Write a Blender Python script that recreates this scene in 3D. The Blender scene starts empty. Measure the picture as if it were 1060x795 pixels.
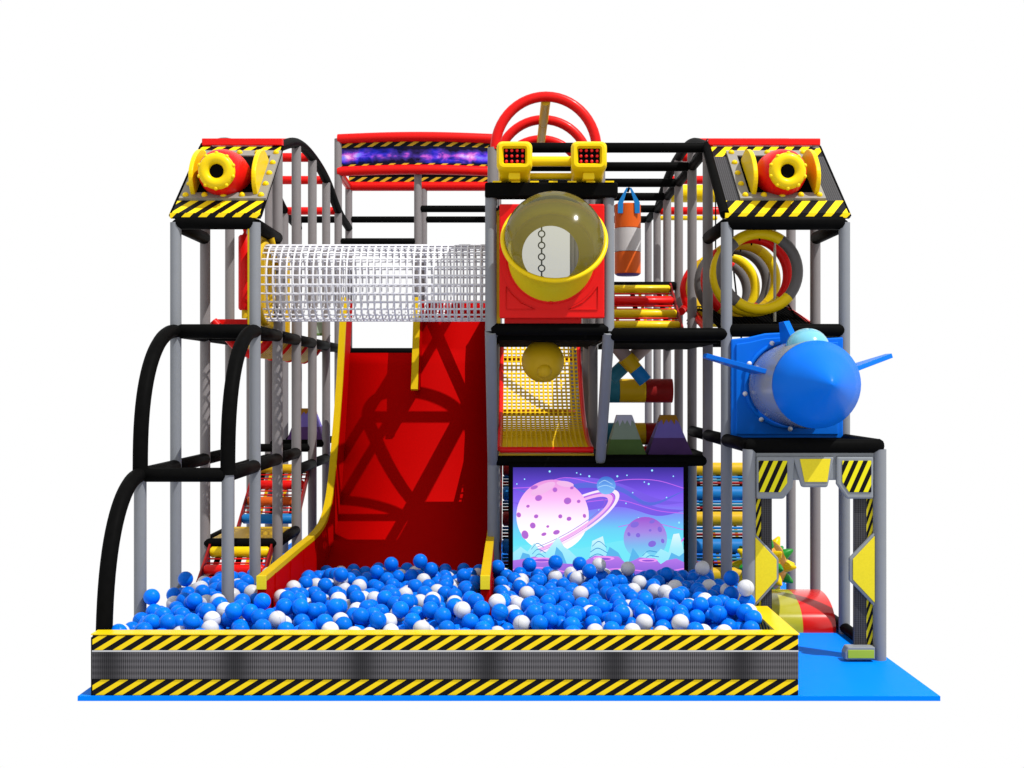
import bpy, math, random
from mathutils import Vector, Matrix
random.seed(7)
sc = bpy.context.scene
COL = sc.collection
F, D0, H, S = 1275.0, 12.75, 2.58, 1.22      # focal length in photo pixels, distance to post row 0, eye height, row spacing
PI = math.pi
def P(px, py, Y):
    d = D0 + Y
    return Vector(((px - 530) * d / F, Y, H - (py - 397.5) * d / F))
def row(k): return k * S

# ------------------------------------------------------------------ materials
MATS = {}
def nmat(name):
    m = bpy.data.materials.new(name); m.use_nodes = True
    return m, m.node_tree, m.node_tree.nodes['Principled BSDF']
def mat(name, col, rough=0.5, spec=0.4, noise=0.06, scale=6.0, bump=0.0, coat=0.0):
    if name in MATS: return MATS[name]
    m, nt, b = nmat(name)
    tc = nt.nodes.new('ShaderNodeTexCoord'); n = nt.nodes.new('ShaderNodeTexNoise')
    n.inputs['Scale'].default_value = scale; n.inputs['Detail'].default_value = 4
    nt.links.new(tc.outputs['Object'], n.inputs['Vector'])
    mx = nt.nodes.new('ShaderNodeMix'); mx.data_type = 'RGBA'
    mx.inputs[6].default_value = (*[c * (1 - noise) for c in col], 1)
    mx.inputs[7].default_value = (*[min(1, c * (1 + noise)) for c in col], 1)
    nt.links.new(n.outputs['Fac'], mx.inputs[0]); nt.links.new(mx.outputs[2], b.inputs['Base Color'])
    b.inputs['Roughness'].default_value = rough
    b.inputs['Specular IOR Level'].default_value = spec * 0.55
    b.inputs['Coat Weight'].default_value = coat
    b.inputs['Coat Roughness'].default_value = 0.12
    if bump:
        n2 = nt.nodes.new('ShaderNodeTexNoise'); n2.inputs['Scale'].default_value = 140
        nt.links.new(tc.outputs['Object'], n2.inputs['Vector'])
        bp = nt.nodes.new('ShaderNodeBump'); bp.inputs['Strength'].default_value = bump; bp.inputs['Distance'].default_value = 0.004
        nt.links.new(n2.outputs['Fac'], bp.inputs['Height']); nt.links.new(bp.outputs['Normal'], b.inputs['Normal'])
    MATS[name] = m; return m
def seam(m, r):
    """a moulding seam round the ball's equator"""
    nt = m.node_tree; b = nt.nodes['Principled BSDF']; tc = nt.nodes.new('ShaderNodeTexCoord'); sx = nt.nodes.new('ShaderNodeSeparateXYZ')
    nt.links.new(tc.outputs['Object'], sx.inputs[0])
    a = nt.nodes.new('ShaderNodeMath'); a.operation = 'ABSOLUTE'; nt.links.new(sx.outputs[2], a.inputs[0])
    c = nt.nodes.new('ShaderNodeMath'); c.operation = 'LESS_THAN'; c.inputs[1].default_value = r; nt.links.new(a.outputs[0], c.inputs[0])
    src = b.inputs['Base Color'].links[0].from_socket
    oi = nt.nodes.new('ShaderNodeObjectInfo'); hs = nt.nodes.new('ShaderNodeHueSaturation'); mr = nt.nodes.new('ShaderNodeMapRange')
    mr.inputs[3].default_value = .82; mr.inputs[4].default_value = 1.08; nt.links.new(oi.outputs['Random'], mr.inputs[0]); nt.links.new(mr.outputs[0], hs.inputs['Value'])
    nt.links.new(src, hs.inputs['Color']); src = hs.outputs[0]
    mx = nt.nodes.new('ShaderNodeMix'); mx.data_type = 'RGBA'; mx.blend_type = 'MULTIPLY'; mx.inputs[7].default_value = (.62, .62, .62, 1)
    nt.links.new(c.outputs[0], mx.inputs[0]); nt.links.new(src, mx.inputs[6]); nt.links.new(mx.outputs[2], b.inputs['Base Color'])
def srgb(r, g, b, k=1.0):
    def c(v):
        v /= 255.0
        return (v / 12.92 if v <= 0.04045 else ((v + 0.055) / 1.055) ** 2.4) * k
    return (c(r), c(g), c(b))
GREY = mat('grey_foam', (0.185, 0.195, 0.215), 0.55, 0.3, 0.05, 9)
WARMGREY = mat('warm_grey_foam', (0.185, 0.17, 0.172), 0.55, 0.3, 0.06, 9)
BLACK = mat('black_foam', (0.0035, 0.0035, 0.0035), 0.5, 0.012, 0.3, 14)
BLACKM = mat('black_matt', (0.003, 0.003, 0.003), 0.9, 0.02, 0.3, 14)
RED = mat('red_vinyl', (0.62, 0.006, 0.005), 0.36, 0.2, 0.04, 5, 0, 0.05)
DRED = mat('slide_red', (0.37, 0.0006, 0.0005), 0.7, 0.03, 0.05, 2)
YEL = mat('yellow_plastic', (0.70, 0.49, 0.003), 0.36, 0.2, 0.05, 5, 0, 0.05)
YELD = mat('deep_yellow_foam', (0.55, 0.34, 0.006), 0.45, 0.3, 0.08, 5)
YPLATE = mat('speckled_yellow', (0.66, 0.54, 0.015), 0.5, 0.3, 0.10, 60)
ORANGE = mat('orange_vinyl', (0.55, 0.085, 0.006), 0.45, 0.3, 0.08, 5)
BLUE = mat('blue_plastic', (0.002, 0.125, 0.60), 0.38, 0.12, 0.05, 5, 0, 0.02)
DBLUE = mat('blue_vinyl', (0.006, 0.15, 0.42), 0.45, 0.3, 0.08, 5)
FLOORB = mat('blue_floor', (0.0006, 0.18, 0.80), 0.5, 0.03, 0.03, 3)
BALLB = mat('ball_blue', (0.0006, 0.15, 0.74), 0.32, 0.13, 0.05, 8, 0, 0.02)
BALLW = mat('ball_white', (0.60, 0.61, 0.645), 0.35, 0.4, 0.04, 8)
WHITE = mat('white_net', (0.60, 0.60, 0.64), 0.5, 0.3, 0.03, 8)
PANELG = mat('light_grey_panel', (0.20, 0.215, 0.235), 0.5, 0.3, 0.06, 9)
STEEL = mat('rivet_plate', (0.21, 0.20, 0.18), 0.45, 0.4, 0.08, 40)
GREEN = mat('green_plastic', (0.01, 0.22, 0.02), 0.4, 0.4, 0.08, 6)
LBLUE = mat('pale_blue_plastic', (0.12, 0.38, 0.50), 0.2, 0.5, 0.03, 6, 0, 0.5)
NYEL = mat('yellow_net', (0.72, 0.46, 0.003), 0.5, 0.3, 0.06, 8)
GREY2 = mat('dark_grey_foam', (0.09, 0.082, 0.08), 0.45, 0.35, 0.08, 6)
TEAL = mat('teal_vinyl', (0.02, 0.15, 0.22), 0.5, 0.3, 0.08, 5)
MAROON = mat('maroon_vinyl', (0.22, 0.006, 0.006), 0.5, 0.3, 0.08, 5)
PINKG = mat('dusty_pink_vinyl', (0.26, 0.19, 0.17), 0.5, 0.3, 0.08, 5)
MGREEN = mat('hill_green', (0.07, 0.13, 0.035), 0.7, 0.2, 0.12, 10)
MSAGE = mat('hill_sage', (0.22, 0.28, 0.22), 0.7, 0.2, 0.08, 10)
MSNOW = mat('hill_cap', (0.42, 0.42, 0.52), 0.7, 0.2, 0.05, 10)
MPURP = mat('hill_purple', (0.08, 0.035, 0.14), 0.7, 0.2, 0.1, 10)
MVIOL = mat('hill_violet', (0.16, 0.12, 0.42), 0.7, 0.2, 0.08, 10)
MBROWN = mat('hill_brown_cap', (0.30, 0.14, 0.01), 0.7, 0.2, 0.1, 10)
CHAINB = mat('chain_blue', (0.012, 0.05, 0.26), 0.4, 0.4, 0.05, 10)
BAGW = mat('bag_band', (0.42, 0.40, 0.40), 0.5, 0.3, 0.08, 5)

def math_node(nt, op, a, b=None, clamp=False):
    n = nt.nodes.new('ShaderNodeMath'); n.operation = op; n.use_clamp = clamp
    for i, v in enumerate((a, b)):
        if v is None: continue
        if isinstance(v, (int, float)): n.inputs[i].default_value = v
        else: nt.links.new(v, n.inputs[i])
    return n.outputs[0]
def hazard(name, period, slant, width=0.5, yel=(0.72, 0.52, 0.008), rough=0.45):
    """black and yellow warning stripes: constant along x - slant*z"""
    m, nt, b = nmat(name)
    tc = nt.nodes.new('ShaderNodeTexCoord'); sx = nt.nodes.new('ShaderNodeSeparateXYZ')
    nt.links.new(tc.outputs['Object'], sx.inputs[0])
    a = math_node(nt, 'ADD', sx.outputs[0], math_node(nt, 'MULTIPLY', sx.outputs[1], 0.9 if 'pit' in name or 'side' in name else 0.0))
    v = math_node(nt, 'SUBTRACT', a, math_node(nt, 'MULTIPLY', sx.outputs[2], slant))
    fr = math_node(nt, 'FRACT', math_node(nt, 'ADD', math_node(nt, 'DIVIDE', v, period), 100.0))
    g = math_node(nt, 'LESS_THAN', fr, width)
    mx = nt.nodes.new('ShaderNodeMix'); mx.data_type = 'RGBA'
    mx.inputs[6].default_value = (0.004, 0.0035, 0.005, 1); mx.inputs[7].default_value = (*yel, 1)
    nt.links.new(g, mx.inputs[0]); nt.links.new(mx.outputs[2], b.inputs['Base Color'])
    b.inputs['Roughness'].default_value = rough; b.inputs['Specular IOR Level'].default_value = 0.08
    return m
HAZ_PIT = hazard('hazard_pit', 0.1535, 1.62, 0.46)
HAZ_ROOF = hazard('hazard_roof', 0.175, 1.0, 0.5)
HAZ_SIGN = hazard('hazard_sign', 0.20, 1.7, 0.42, (0.52, 0.33, 0.02))
HAZ_GATE = hazard('hazard_gate', 0.088, 0.45, 0.5, (0.66, 0.60, 0.01))
HAZ_THIN = hazard('hazard_thin', 0.05, 0.35, 0.5, (0.6, 0.5, 0.01))
def meshmat(name, base, lo, px, pz, seams=None):
    """printed dark metal mesh: a fine woven grid; seams = (x0, period) where the printed modules meet"""
    m, nt, b = nmat(name)
    tc = nt.nodes.new('ShaderNodeTexCoord'); sx = nt.nodes.new('ShaderNodeSeparateXYZ')
    nt.links.new(tc.outputs['Object'], sx.inputs[0])
    wx = math_node(nt, 'SINE', math_node(nt, 'MULTIPLY', sx.outputs[0], 2 * PI / px))
    wz = math_node(nt, 'SINE', math_node(nt, 'MULTIPLY', sx.outputs[2], 2 * PI / pz))
    k = math_node(nt, 'MULTIPLY', math_node(nt, 'ADD', wx, 1.0), 0.5)
    k = math_node(nt, 'ADD', math_node(nt, 'MULTIPLY', k, 0.7), math_node(nt, 'MULTIPLY', math_node(nt, 'ADD', wz, 1.0), 0.15), True)
    mx = nt.nodes.new('ShaderNodeMix'); mx.data_type = 'RGBA'
    mx.inputs[6].default_value = (*lo, 1); mx.inputs[7].default_value = (*base, 1)
    if seams:
        t = math_node(nt, 'COSINE', math_node(nt, 'MULTIPLY', math_node(nt, 'SUBTRACT', sx.outputs[0], seams[0]), 2 * PI / seams[1]))
        t = math_node(nt, 'POWER', math_node(nt, 'MULTIPLY', math_node(nt, 'ADD', t, 1.0), 0.5), 6)
        k = math_node(nt, 'MULTIPLY', k, math_node(nt, 'SUBTRACT', 1.0, math_node(nt, 'MULTIPLY', t, 0.8)), True)
    nt.links.new(k, mx.inputs[0]); nt.links.new(mx.outputs[2], b.inputs['Base Color'])
    b.inputs['Roughness'].default_value = 0.5; b.inputs['Specular IOR Level'].default_value = 0.12
    return m
MESHP = meshmat('printed_mesh', (0.062, 0.06, 0.066), (0.012, 0.012, 0.013), 0.022, 0.02)
MESHPIT = meshmat('printed_mesh_pit', (0.13, 0.125, 0.138), (0.010, 0.010, 0.012), 0.0175, 0.05, (0.35, 1.047))
def glass(name, col, rough=0.03, ior=1.45, tintback=1.0, diff=0.0, dcol=(0.5, 0.5, 0.5)):
    m = bpy.data.materials.new(name); m.use_nodes = True; nt = m.node_tree
    for n in list(nt.nodes): nt.nodes.remove(n)
    o = nt.nodes.new('ShaderNodeOutputMaterial'); t = nt.nodes.new('ShaderNodeBsdfTransparent'); g = nt.nodes.new('ShaderNodeBsdfGlossy')
    t.inputs[0].default_value = (*col, 1); g.inputs['Roughness'].default_value = rough
    lw = nt.nodes.new('ShaderNodeFresnel'); lw.inputs[0].default_value = ior
    mx = nt.nodes.new('ShaderNodeMixShader'); nt.links.new(lw.outputs[0], mx.inputs[0])
    src = t.outputs[0]
    if diff:
        d = nt.nodes.new('ShaderNodeBsdfDiffuse'); d.inputs[0].default_value = (*dcol, 1)
        m2 = nt.nodes.new('ShaderNodeMixShader'); m2.inputs[0].default_value = diff
        nt.links.new(t.outputs[0], m2.inputs[1]); nt.links.new(d.outputs[0], m2.inputs[2]); src = m2.outputs[0]
    nt.links.new(src, mx.inputs[1]); nt.links.new(g.outputs[0], mx.inputs[2]); nt.links.new(mx.outputs[0], o.inputs[0])
    return m
SMOKE = glass('smoked_dome', (0.60, 0.60, 0.56), 0.11, 1.32, 1, 0.12, (0.36, 0.34, 0.13))
HAZY = glass('hazy_clear_plastic', (0.66, 0.70, 0.76), 0.2, 1.35, 1, 0.5, (0.46, 0.52, 0.62))
def emis(name, c1, c2=None, z0=0, z1=1, k=1.0):
    m = bpy.data.materials.new(name); m.use_nodes = True; nt = m.node_tree
    for n in list(nt.nodes): nt.nodes.remove(n)
    o = nt.nodes.new('ShaderNodeOutputMaterial'); e = nt.nodes.new('ShaderNodeEmission'); e.inputs[1].default_value = k
    nt.links.new(e.outputs[0], o.inputs[0])
    if c2 is None: e.inputs[0].default_value = (*c1, 1); return m
    tc = nt.nodes.new('ShaderNodeTexCoord'); sx = nt.nodes.new('ShaderNodeSeparateXYZ'); nt.links.new(tc.outputs['Object'], sx.inputs[0])
    mr = nt.nodes.new('ShaderNodeMapRange'); nt.links.new(sx.outputs[2], mr.inputs[0])
    mr.inputs[1].default_value = z0; mr.inputs[2].default_value = z1
    cr = nt.nodes.new('ShaderNodeValToRGB'); cols = [c1] + (c2 if isinstance(c2, list) else [c2])
    while len(cr.color_ramp.elements) < len(cols): cr.color_ramp.elements.new(0.5)
    for i, c in enumerate(cols):
        cr.color_ramp.elements[i].position = i / (len(cols) - 1)
        cr.color_ramp.elements[i].color = (*c, 1)
    nt.links.new(mr.outputs[0], cr.inputs[0]); nt.links.new(cr.outputs[0], e.inputs[0])
    return m

# ------------------------------------------------------------------ mesh builder
class MB:
    def __init__(s): s.v, s.f, s.sm, s.mi, s.cur = [], [], [], [], 0
    def face(s, idx, smooth=False): s.f.append(tuple(idx)); s.sm.append(smooth); s.mi.append(s.cur)
    def box(s, x0, x1, y0, y1, z0, z1):
        n = len(s.v)
        for z in (z0, z1):
            for x, y in ((x0, y0), (x1, y0), (x1, y1), (x0, y1)): s.v.append(Vector((x, y, z)))
        for q in ((0, 3, 2, 1), (4, 5, 6, 7), (0, 1, 5, 4), (1, 2, 6, 5), (2, 3, 7, 6), (3, 0, 4, 7)): s.face([n + i for i in q])
        return s
    def prism(s, poly, tv):
        """poly: 3D points in one plane, extruded by vector tv"""
        n, k = len(s.v), len(poly); tv = Vector(tv)
        s.v += [Vector(p) for p in poly] + [Vector(p) + tv for p in poly]
        s.face(range(n + k - 1, n - 1, -1)); s.face(range(n + k, n + 2 * k))
        for i in range(k): j = (i + 1) % k; s.face((n + i, n + j, n + k + j, n + k + i))
        return s
    def tube(s, pts, r, seg=14, closed=False, caps=True):
        pts = [Vector(p) for p in pts]; n = len(pts); rs = r if isinstance(r, (list, tuple)) else [r] * n
        T = []
        for i in range(n):
            a = pts[(i - 1) % n] if (closed or i > 0) else pts[i]; b = pts[(i + 1) % n] if (closed or i < n - 1) else pts[i]
            t = b - a; T.append(t.normalized() if t.length > 1e-9 else Vector((0, 0, 1)))
        u = T[0].orthogonal().normalized(); base = len(s.v)
        for i in range(n):
            if i:
                ax = T[i - 1].cross(T[i])
                if ax.length > 1e-7: u = Matrix.Rotation(T[i - 1].angle(T[i]), 3, ax.normalized()) @ u
            u = (u - T[i] * u.dot(T[i])).normalized(); w = T[i].cross(u)
            for k in range(seg):
                a = 2 * PI * k / seg; s.v.append(pts[i] + (u * math.cos(a) + w * math.sin(a)) * rs[i])
        for i in range(n if closed else n - 1):
            j = (i + 1) % n; off = 0
            if closed and j == 0:
                best = min(range(seg), key=lambda o: (s.v[base + i * seg] - s.v[base + o]).length); off = best
            for k in range(seg):
                s.face((base + i * seg + k, base + i * seg + (k + 1) % seg, base + j * seg + (k + 1 + off) % seg, base + j * seg + (k + off) % seg), True)
        if caps and not closed:
            s.face([base + k for k in range(seg - 1, -1, -1)]); s.face([base + (n - 1) * seg + k for k in range(seg)])
        return s
    def pad(s, a, b, r, seg=14, e=0.03):
        """a foam-padded tube with chamfered ends"""
        a, b = Vector(a), Vector(b); t = (b - a).normalized()
        return s.tube([a, a + t * e, b - t * e, b], [r * 0.72, r, r, r * 0.72], seg)
    def lathe(s, prof, o, axis, seg=32, smooth=True, sx=1.0):
        """prof: [(radius, distance along axis)]"""
        o = Vector(o); ax = Vector(axis).normalized(); u = ax.orthogonal().normalized(); w = ax.cross(u); base = len(s.v)
        for r, h in prof:
            for k in range(seg):
                a = 2 * PI * k / seg; s.v.append(o + ax * h + (u * math.cos(a) + w * math.sin(a)) * r)
        for i in range(len(prof) - 1):
            for k in range(seg):
                s.face((base + i * seg + k, base + i * seg + (k + 1) % seg, base + (i + 1) * seg + (k + 1) % seg, base + (i + 1) * seg + k), smooth)
        return s
    def sphere(s, c, r, seg=20, rings=12, sc3=(1, 1, 1), half=None, axis=(0, 0, 1)):
        c = Vector(c); q = Vector((0, 0, 1)).rotation_difference(Vector(axis).normalized()); base = len(s.v)
        top = rings if half is None else rings // 2
        for i in range(top + 1):
            th = PI * i / rings
            for k in range(seg):
                a = 2 * PI * k / seg
                v = Vector((math.sin(th) * math.cos(a) * r * sc3[0], math.sin(th) * math.sin(a) * r * sc3[1], math.cos(th) * r * sc3[2]))
                s.v.append(c + q @ v)
        for i in range(top):
            for k in range(seg):
                s.face((base + i * seg + k, base + (i + 1) * seg + k, base + (i + 1) * seg + (k + 1) % seg, base + i * seg + (k + 1) % seg), True)
        return s
    def torus(s, c, R, r, axis, seg=40, sub=12, a0=0, a1=2 * PI, ref=None):
        c = Vector(c); ax = Vector(axis).normalized()
        u = Vector(ref).normalized() if ref else ax.orthogonal().normalized()
        u = (u - ax * u.dot(ax)).normalized(); w = ax.cross(u)
        full = abs(a1 - a0 - 2 * PI) < 1e-6
        n = seg if full else seg + 1
        pts = [c + (u * math.cos(a0 + (a1 - a0) * i / seg) + w * math.sin(a0 + (a1 - a0) * i / seg)) * R for i in range(n)]
        return s.tube(pts, r, sub, closed=full)
    def loft(s, A, B, smooth=True, closed=True):
        base = len(s.v); n = len(A); s.v += [Vector(p) for p in A] + [Vector(p) for p in B]
        for k in range(n if closed else n - 1): s.face((base + k, base + (k + 1) % n, base + n + (k + 1) % n, base + n + k), smooth)
        return s

def obj(name, mb, m, parent=None, bevel=0.0, label=None):
    me = bpy.data.meshes.new(name)
    off = Vector(parent.get('wloc', (0, 0, 0))) if parent else Vector((0, 0, 0))
    me.from_pydata([tuple(v - off) for v in mb.v], [], mb.f)
    me.polygons.foreach_set('use_smooth', mb.sm)
    ms = m if isinstance(m, (list, tuple)) else [m]
    for q in ms: me.materials.append(q)
    if len(ms) > 1: me.polygons.foreach_set('material_index', mb.mi)
    me.validate(); me.update()
    import bmesh
    bm = bmesh.new(); bm.from_mesh(me); bmesh.ops.remove_doubles(bm, verts=bm.verts, dist=1e-6)
    bmesh.ops.recalc_face_normals(bm, faces=bm.faces)
    for e in bm.edges:
        if len(e.link_faces) == 2 and e.calc_face_angle(0) > 0.75: e.smooth = False
    bm.to_mesh(me); bm.free()
    o = bpy.data.objects.new(name, me); COL.objects.link(o)
    if parent: o.parent = parent; o['wloc'] = tuple(off)
    else: o['wloc'] = (0, 0, 0)
    if bevel:
        bv = o.modifiers.new('bevel', 'BEVEL'); bv.width = bevel; bv.segments = 2; bv.limit_method = 'ANGLE'; bv.angle_limit = math.radians(40)
    if label: o['label'] = label
    return o
def thing(name, label, cat, loc, group=None):
    o = bpy.data.objects.new(name, None); COL.objects.link(o); o.location = loc; o.empty_display_size = 0.1
    o['label'] = label; o['category'] = cat; o['wloc'] = tuple(loc)
    if group: o['group'] = group
    return o
def tag(o, label, cat, group=None):
    o['label'] = label; o['category'] = cat
    if group: o['group'] = group
    return o

# ------------------------------------------------------------------ floor mat
m = MB(); m.box(-3.59, 3.54, -2.572, 7.6, -0.04, 0.0)
fl = obj('floor', m, FLOORB); fl['kind'] = 'structure'; fl['label'] = 'bright blue foam floor mat under the whole play structure'

XA, XB, XC, XD, XE, XF, XG = -3.48, -2.66, -1.44, -0.22, 1.00, 2.22, 3.44
L1, L1R, L2, L3, L4 = 1.73, 2.00, 3.125, 4.25, 5.26
RP = 0.058
def post(par, x, y, z0, z1, m=None, r=RP):
    b = MB(); b.tube([(x, y, z0), (x, y, z1)], r, 18); return obj('post', b, m or (GREY if y < 0.7 else WARMGREY), par)
def beam(par, a, b_, r=0.062, m=BLACK):
    b = MB(); b.pad(a, b_, r); return obj('beam', b, m, par)
def arch_z(k):
    return {1: 5.27, 2: 5.55, 3: 5.60, 4: 5.50, 5: 5.23, 6: 5.12}[k]
def catmull(pts, n=6):
    pts = [Vector(p) for p in pts]; out = []
    q = [pts[0] * 2 - pts[1]] + pts + [pts[-1] * 2 - pts[-2]]
    for i in range(1, len(q) - 2):
        for k in range(n):
            t = k / n; a, b, c, d = q[i - 1], q[i], q[i + 1], q[i + 2]
            out.append(0.5 * ((2 * b) + (c - a) * t + (2 * a - 5 * b + 4 * c - d) * t * t + (3 * b - a - 3 * c + d) * t ** 3))
    return out + [pts[-1]]

# ------------------------------------------------------------------ left tower
lt = thing('play_tower', 'left grey-post play tower with black curved front hoops and an arched roof', 'play tower', (-3.07, 0, 0))
for x in (XA, XB):
    post(lt, x, row(-1), 0, L1)
    post(lt, x, 0, 0, L3)
    for k in range(1, 7): post(lt, x, row(k), 0, arch_z(k) - 0.04 if k < 6 else L4)
    # curved hoops at the front
    c = catmull([(x, 0.0, L2), (x, -0.22, L2 - 0.03), (x, -0.48, L2 - 0.25), (x, -0.82, L2 - 0.62), (x, -1.12, L2 - 1.05), (x, row(-1), L1 + .05)][:6], 6)
    c = [(x, -S * math.sin(t * PI / 2) ** 1.0, L1 + (L2 - L1) * (math.cos(t * PI / 2) ** 0.75 if t < 1 else 0)) for t in [i / 22 for i in range(23)]]
    b = MB(); b.tube(c, 0.07, 16); obj('hoop', b, BLACK, lt)
    b = MB(); b.tube([(x, row(k), arch_z(k)) for k in (1,)] + catmull([(x, row(k), arch_z(k)) for k in range(1, 7)], 6)[1:], 0.062, 14); obj('roof_arch', b, BLACK, lt)
    beam(lt, (x, 0.04, L3 - 0.02), (x, row(1) - 0.02, L3 - 0.02), 0.07)
    for k in range(0, 5): beam(lt, (x, row(k) + 0.03, L2), (x, row(k + 1) - 0.01, L2), 0.068)
    for k in range(-1, 2): beam(lt, (x, row(k) + 0.02, L1), (x, row(k + 1) - 0.01, L1), 0.068)
    for k in range(2, 5): beam(lt, (x, row(k) + 0.02, 1.52), (x, row(k + 1) - 0.01, 1.52), 0.066)
    beam(lt, (x, row(1) + 0.02, 0.78), (x, row(2) - 0.02, 0.78), 0.06)
b = MB(); b.tube([(XA, -S * math.sin(t * PI / 2) - S * 0 + row(-1) * 0, 0) for t in (0, 1)], 0.01)
c = [(XA, row(-1) - 1.03 * math.sin(t * PI / 2), 0.02 + (L1 - 0.02) * (math.cos(t * PI / 2) ** 0.7 if t < 1 else 0)) for t in [i / 22 for i in range(23)]]
b = MB(); b.tube(c, 0.07, 16); obj('hoop', b, BLACK, lt)
beam(lt, (XA, 0, L3), (XB, 0, L3), 0.07)
beam(lt, (XA - .0, 0, L2), (XB, 0, L2), 0.075); beam(lt, (XA, row(1), L2), (XB, row(1), L2), 0.06)
beam(lt, (XA, row(-1), L1), (XB, row(-1), L1), 0.068)
for k, z in ((3, L1), (4, L1), (5, L1), (5, L2)): beam(lt, (XA, row(k), z), (XB, row(k), z), 0.055)
beam(lt, (XA, row(6), L4), (XB, row(6), L4), 0.055)
beam(lt, (XB, row(5), L1 + .0), (XC, row(5), L1), 0.05)
beam(lt, (XB, row(5), L2), (XB + 0.2, row(5), L2), 0.05)
for k in (2, 3, 4, 5):
    b = MB(); b.pad((XA, row(k) + .01, arch_z(k) - .0), (XB, row(k) + .01, arch_z(k)), 0.06); obj('cross_bar', b, RED, lt)
b = MB(); b.box(XA + .06, XB - .06, row(1), row(2), 0.76, 0.82); obj('deck', b, YELD, lt)
beam(lt, (XA, row(1) - .02, 0.78), (XB, row(1) - .02, 0.78), 0.055)

# ------------------------------------------------------------------ rear bridge frame (behind the slide)
rf = thing('bridge_frame', 'grey posts and black rails standing behind the red slide', 'frame', (XC, row(5), 0))
post(rf, XC, row(5), 0, 5.83); post(rf, XC, row(6), 0, 5.83); post(rf, XD, row(5), L2, 5.9)
for y, z, a, c in ((row(5), L4, XC, XD), (row(6), L4, XC, XD), (row(6), L4, XB, XC), (row(5), 4.76, XB, XC), (row(5), 3.08, XB + .1, XC)):
    beam(rf, (a + .03, y, z), (c - .03, y, z), 0.052)
post(rf, XB, row(5), 5.2, 6.33); post(rf, XB, row(6), L4, 5.83)

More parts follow.
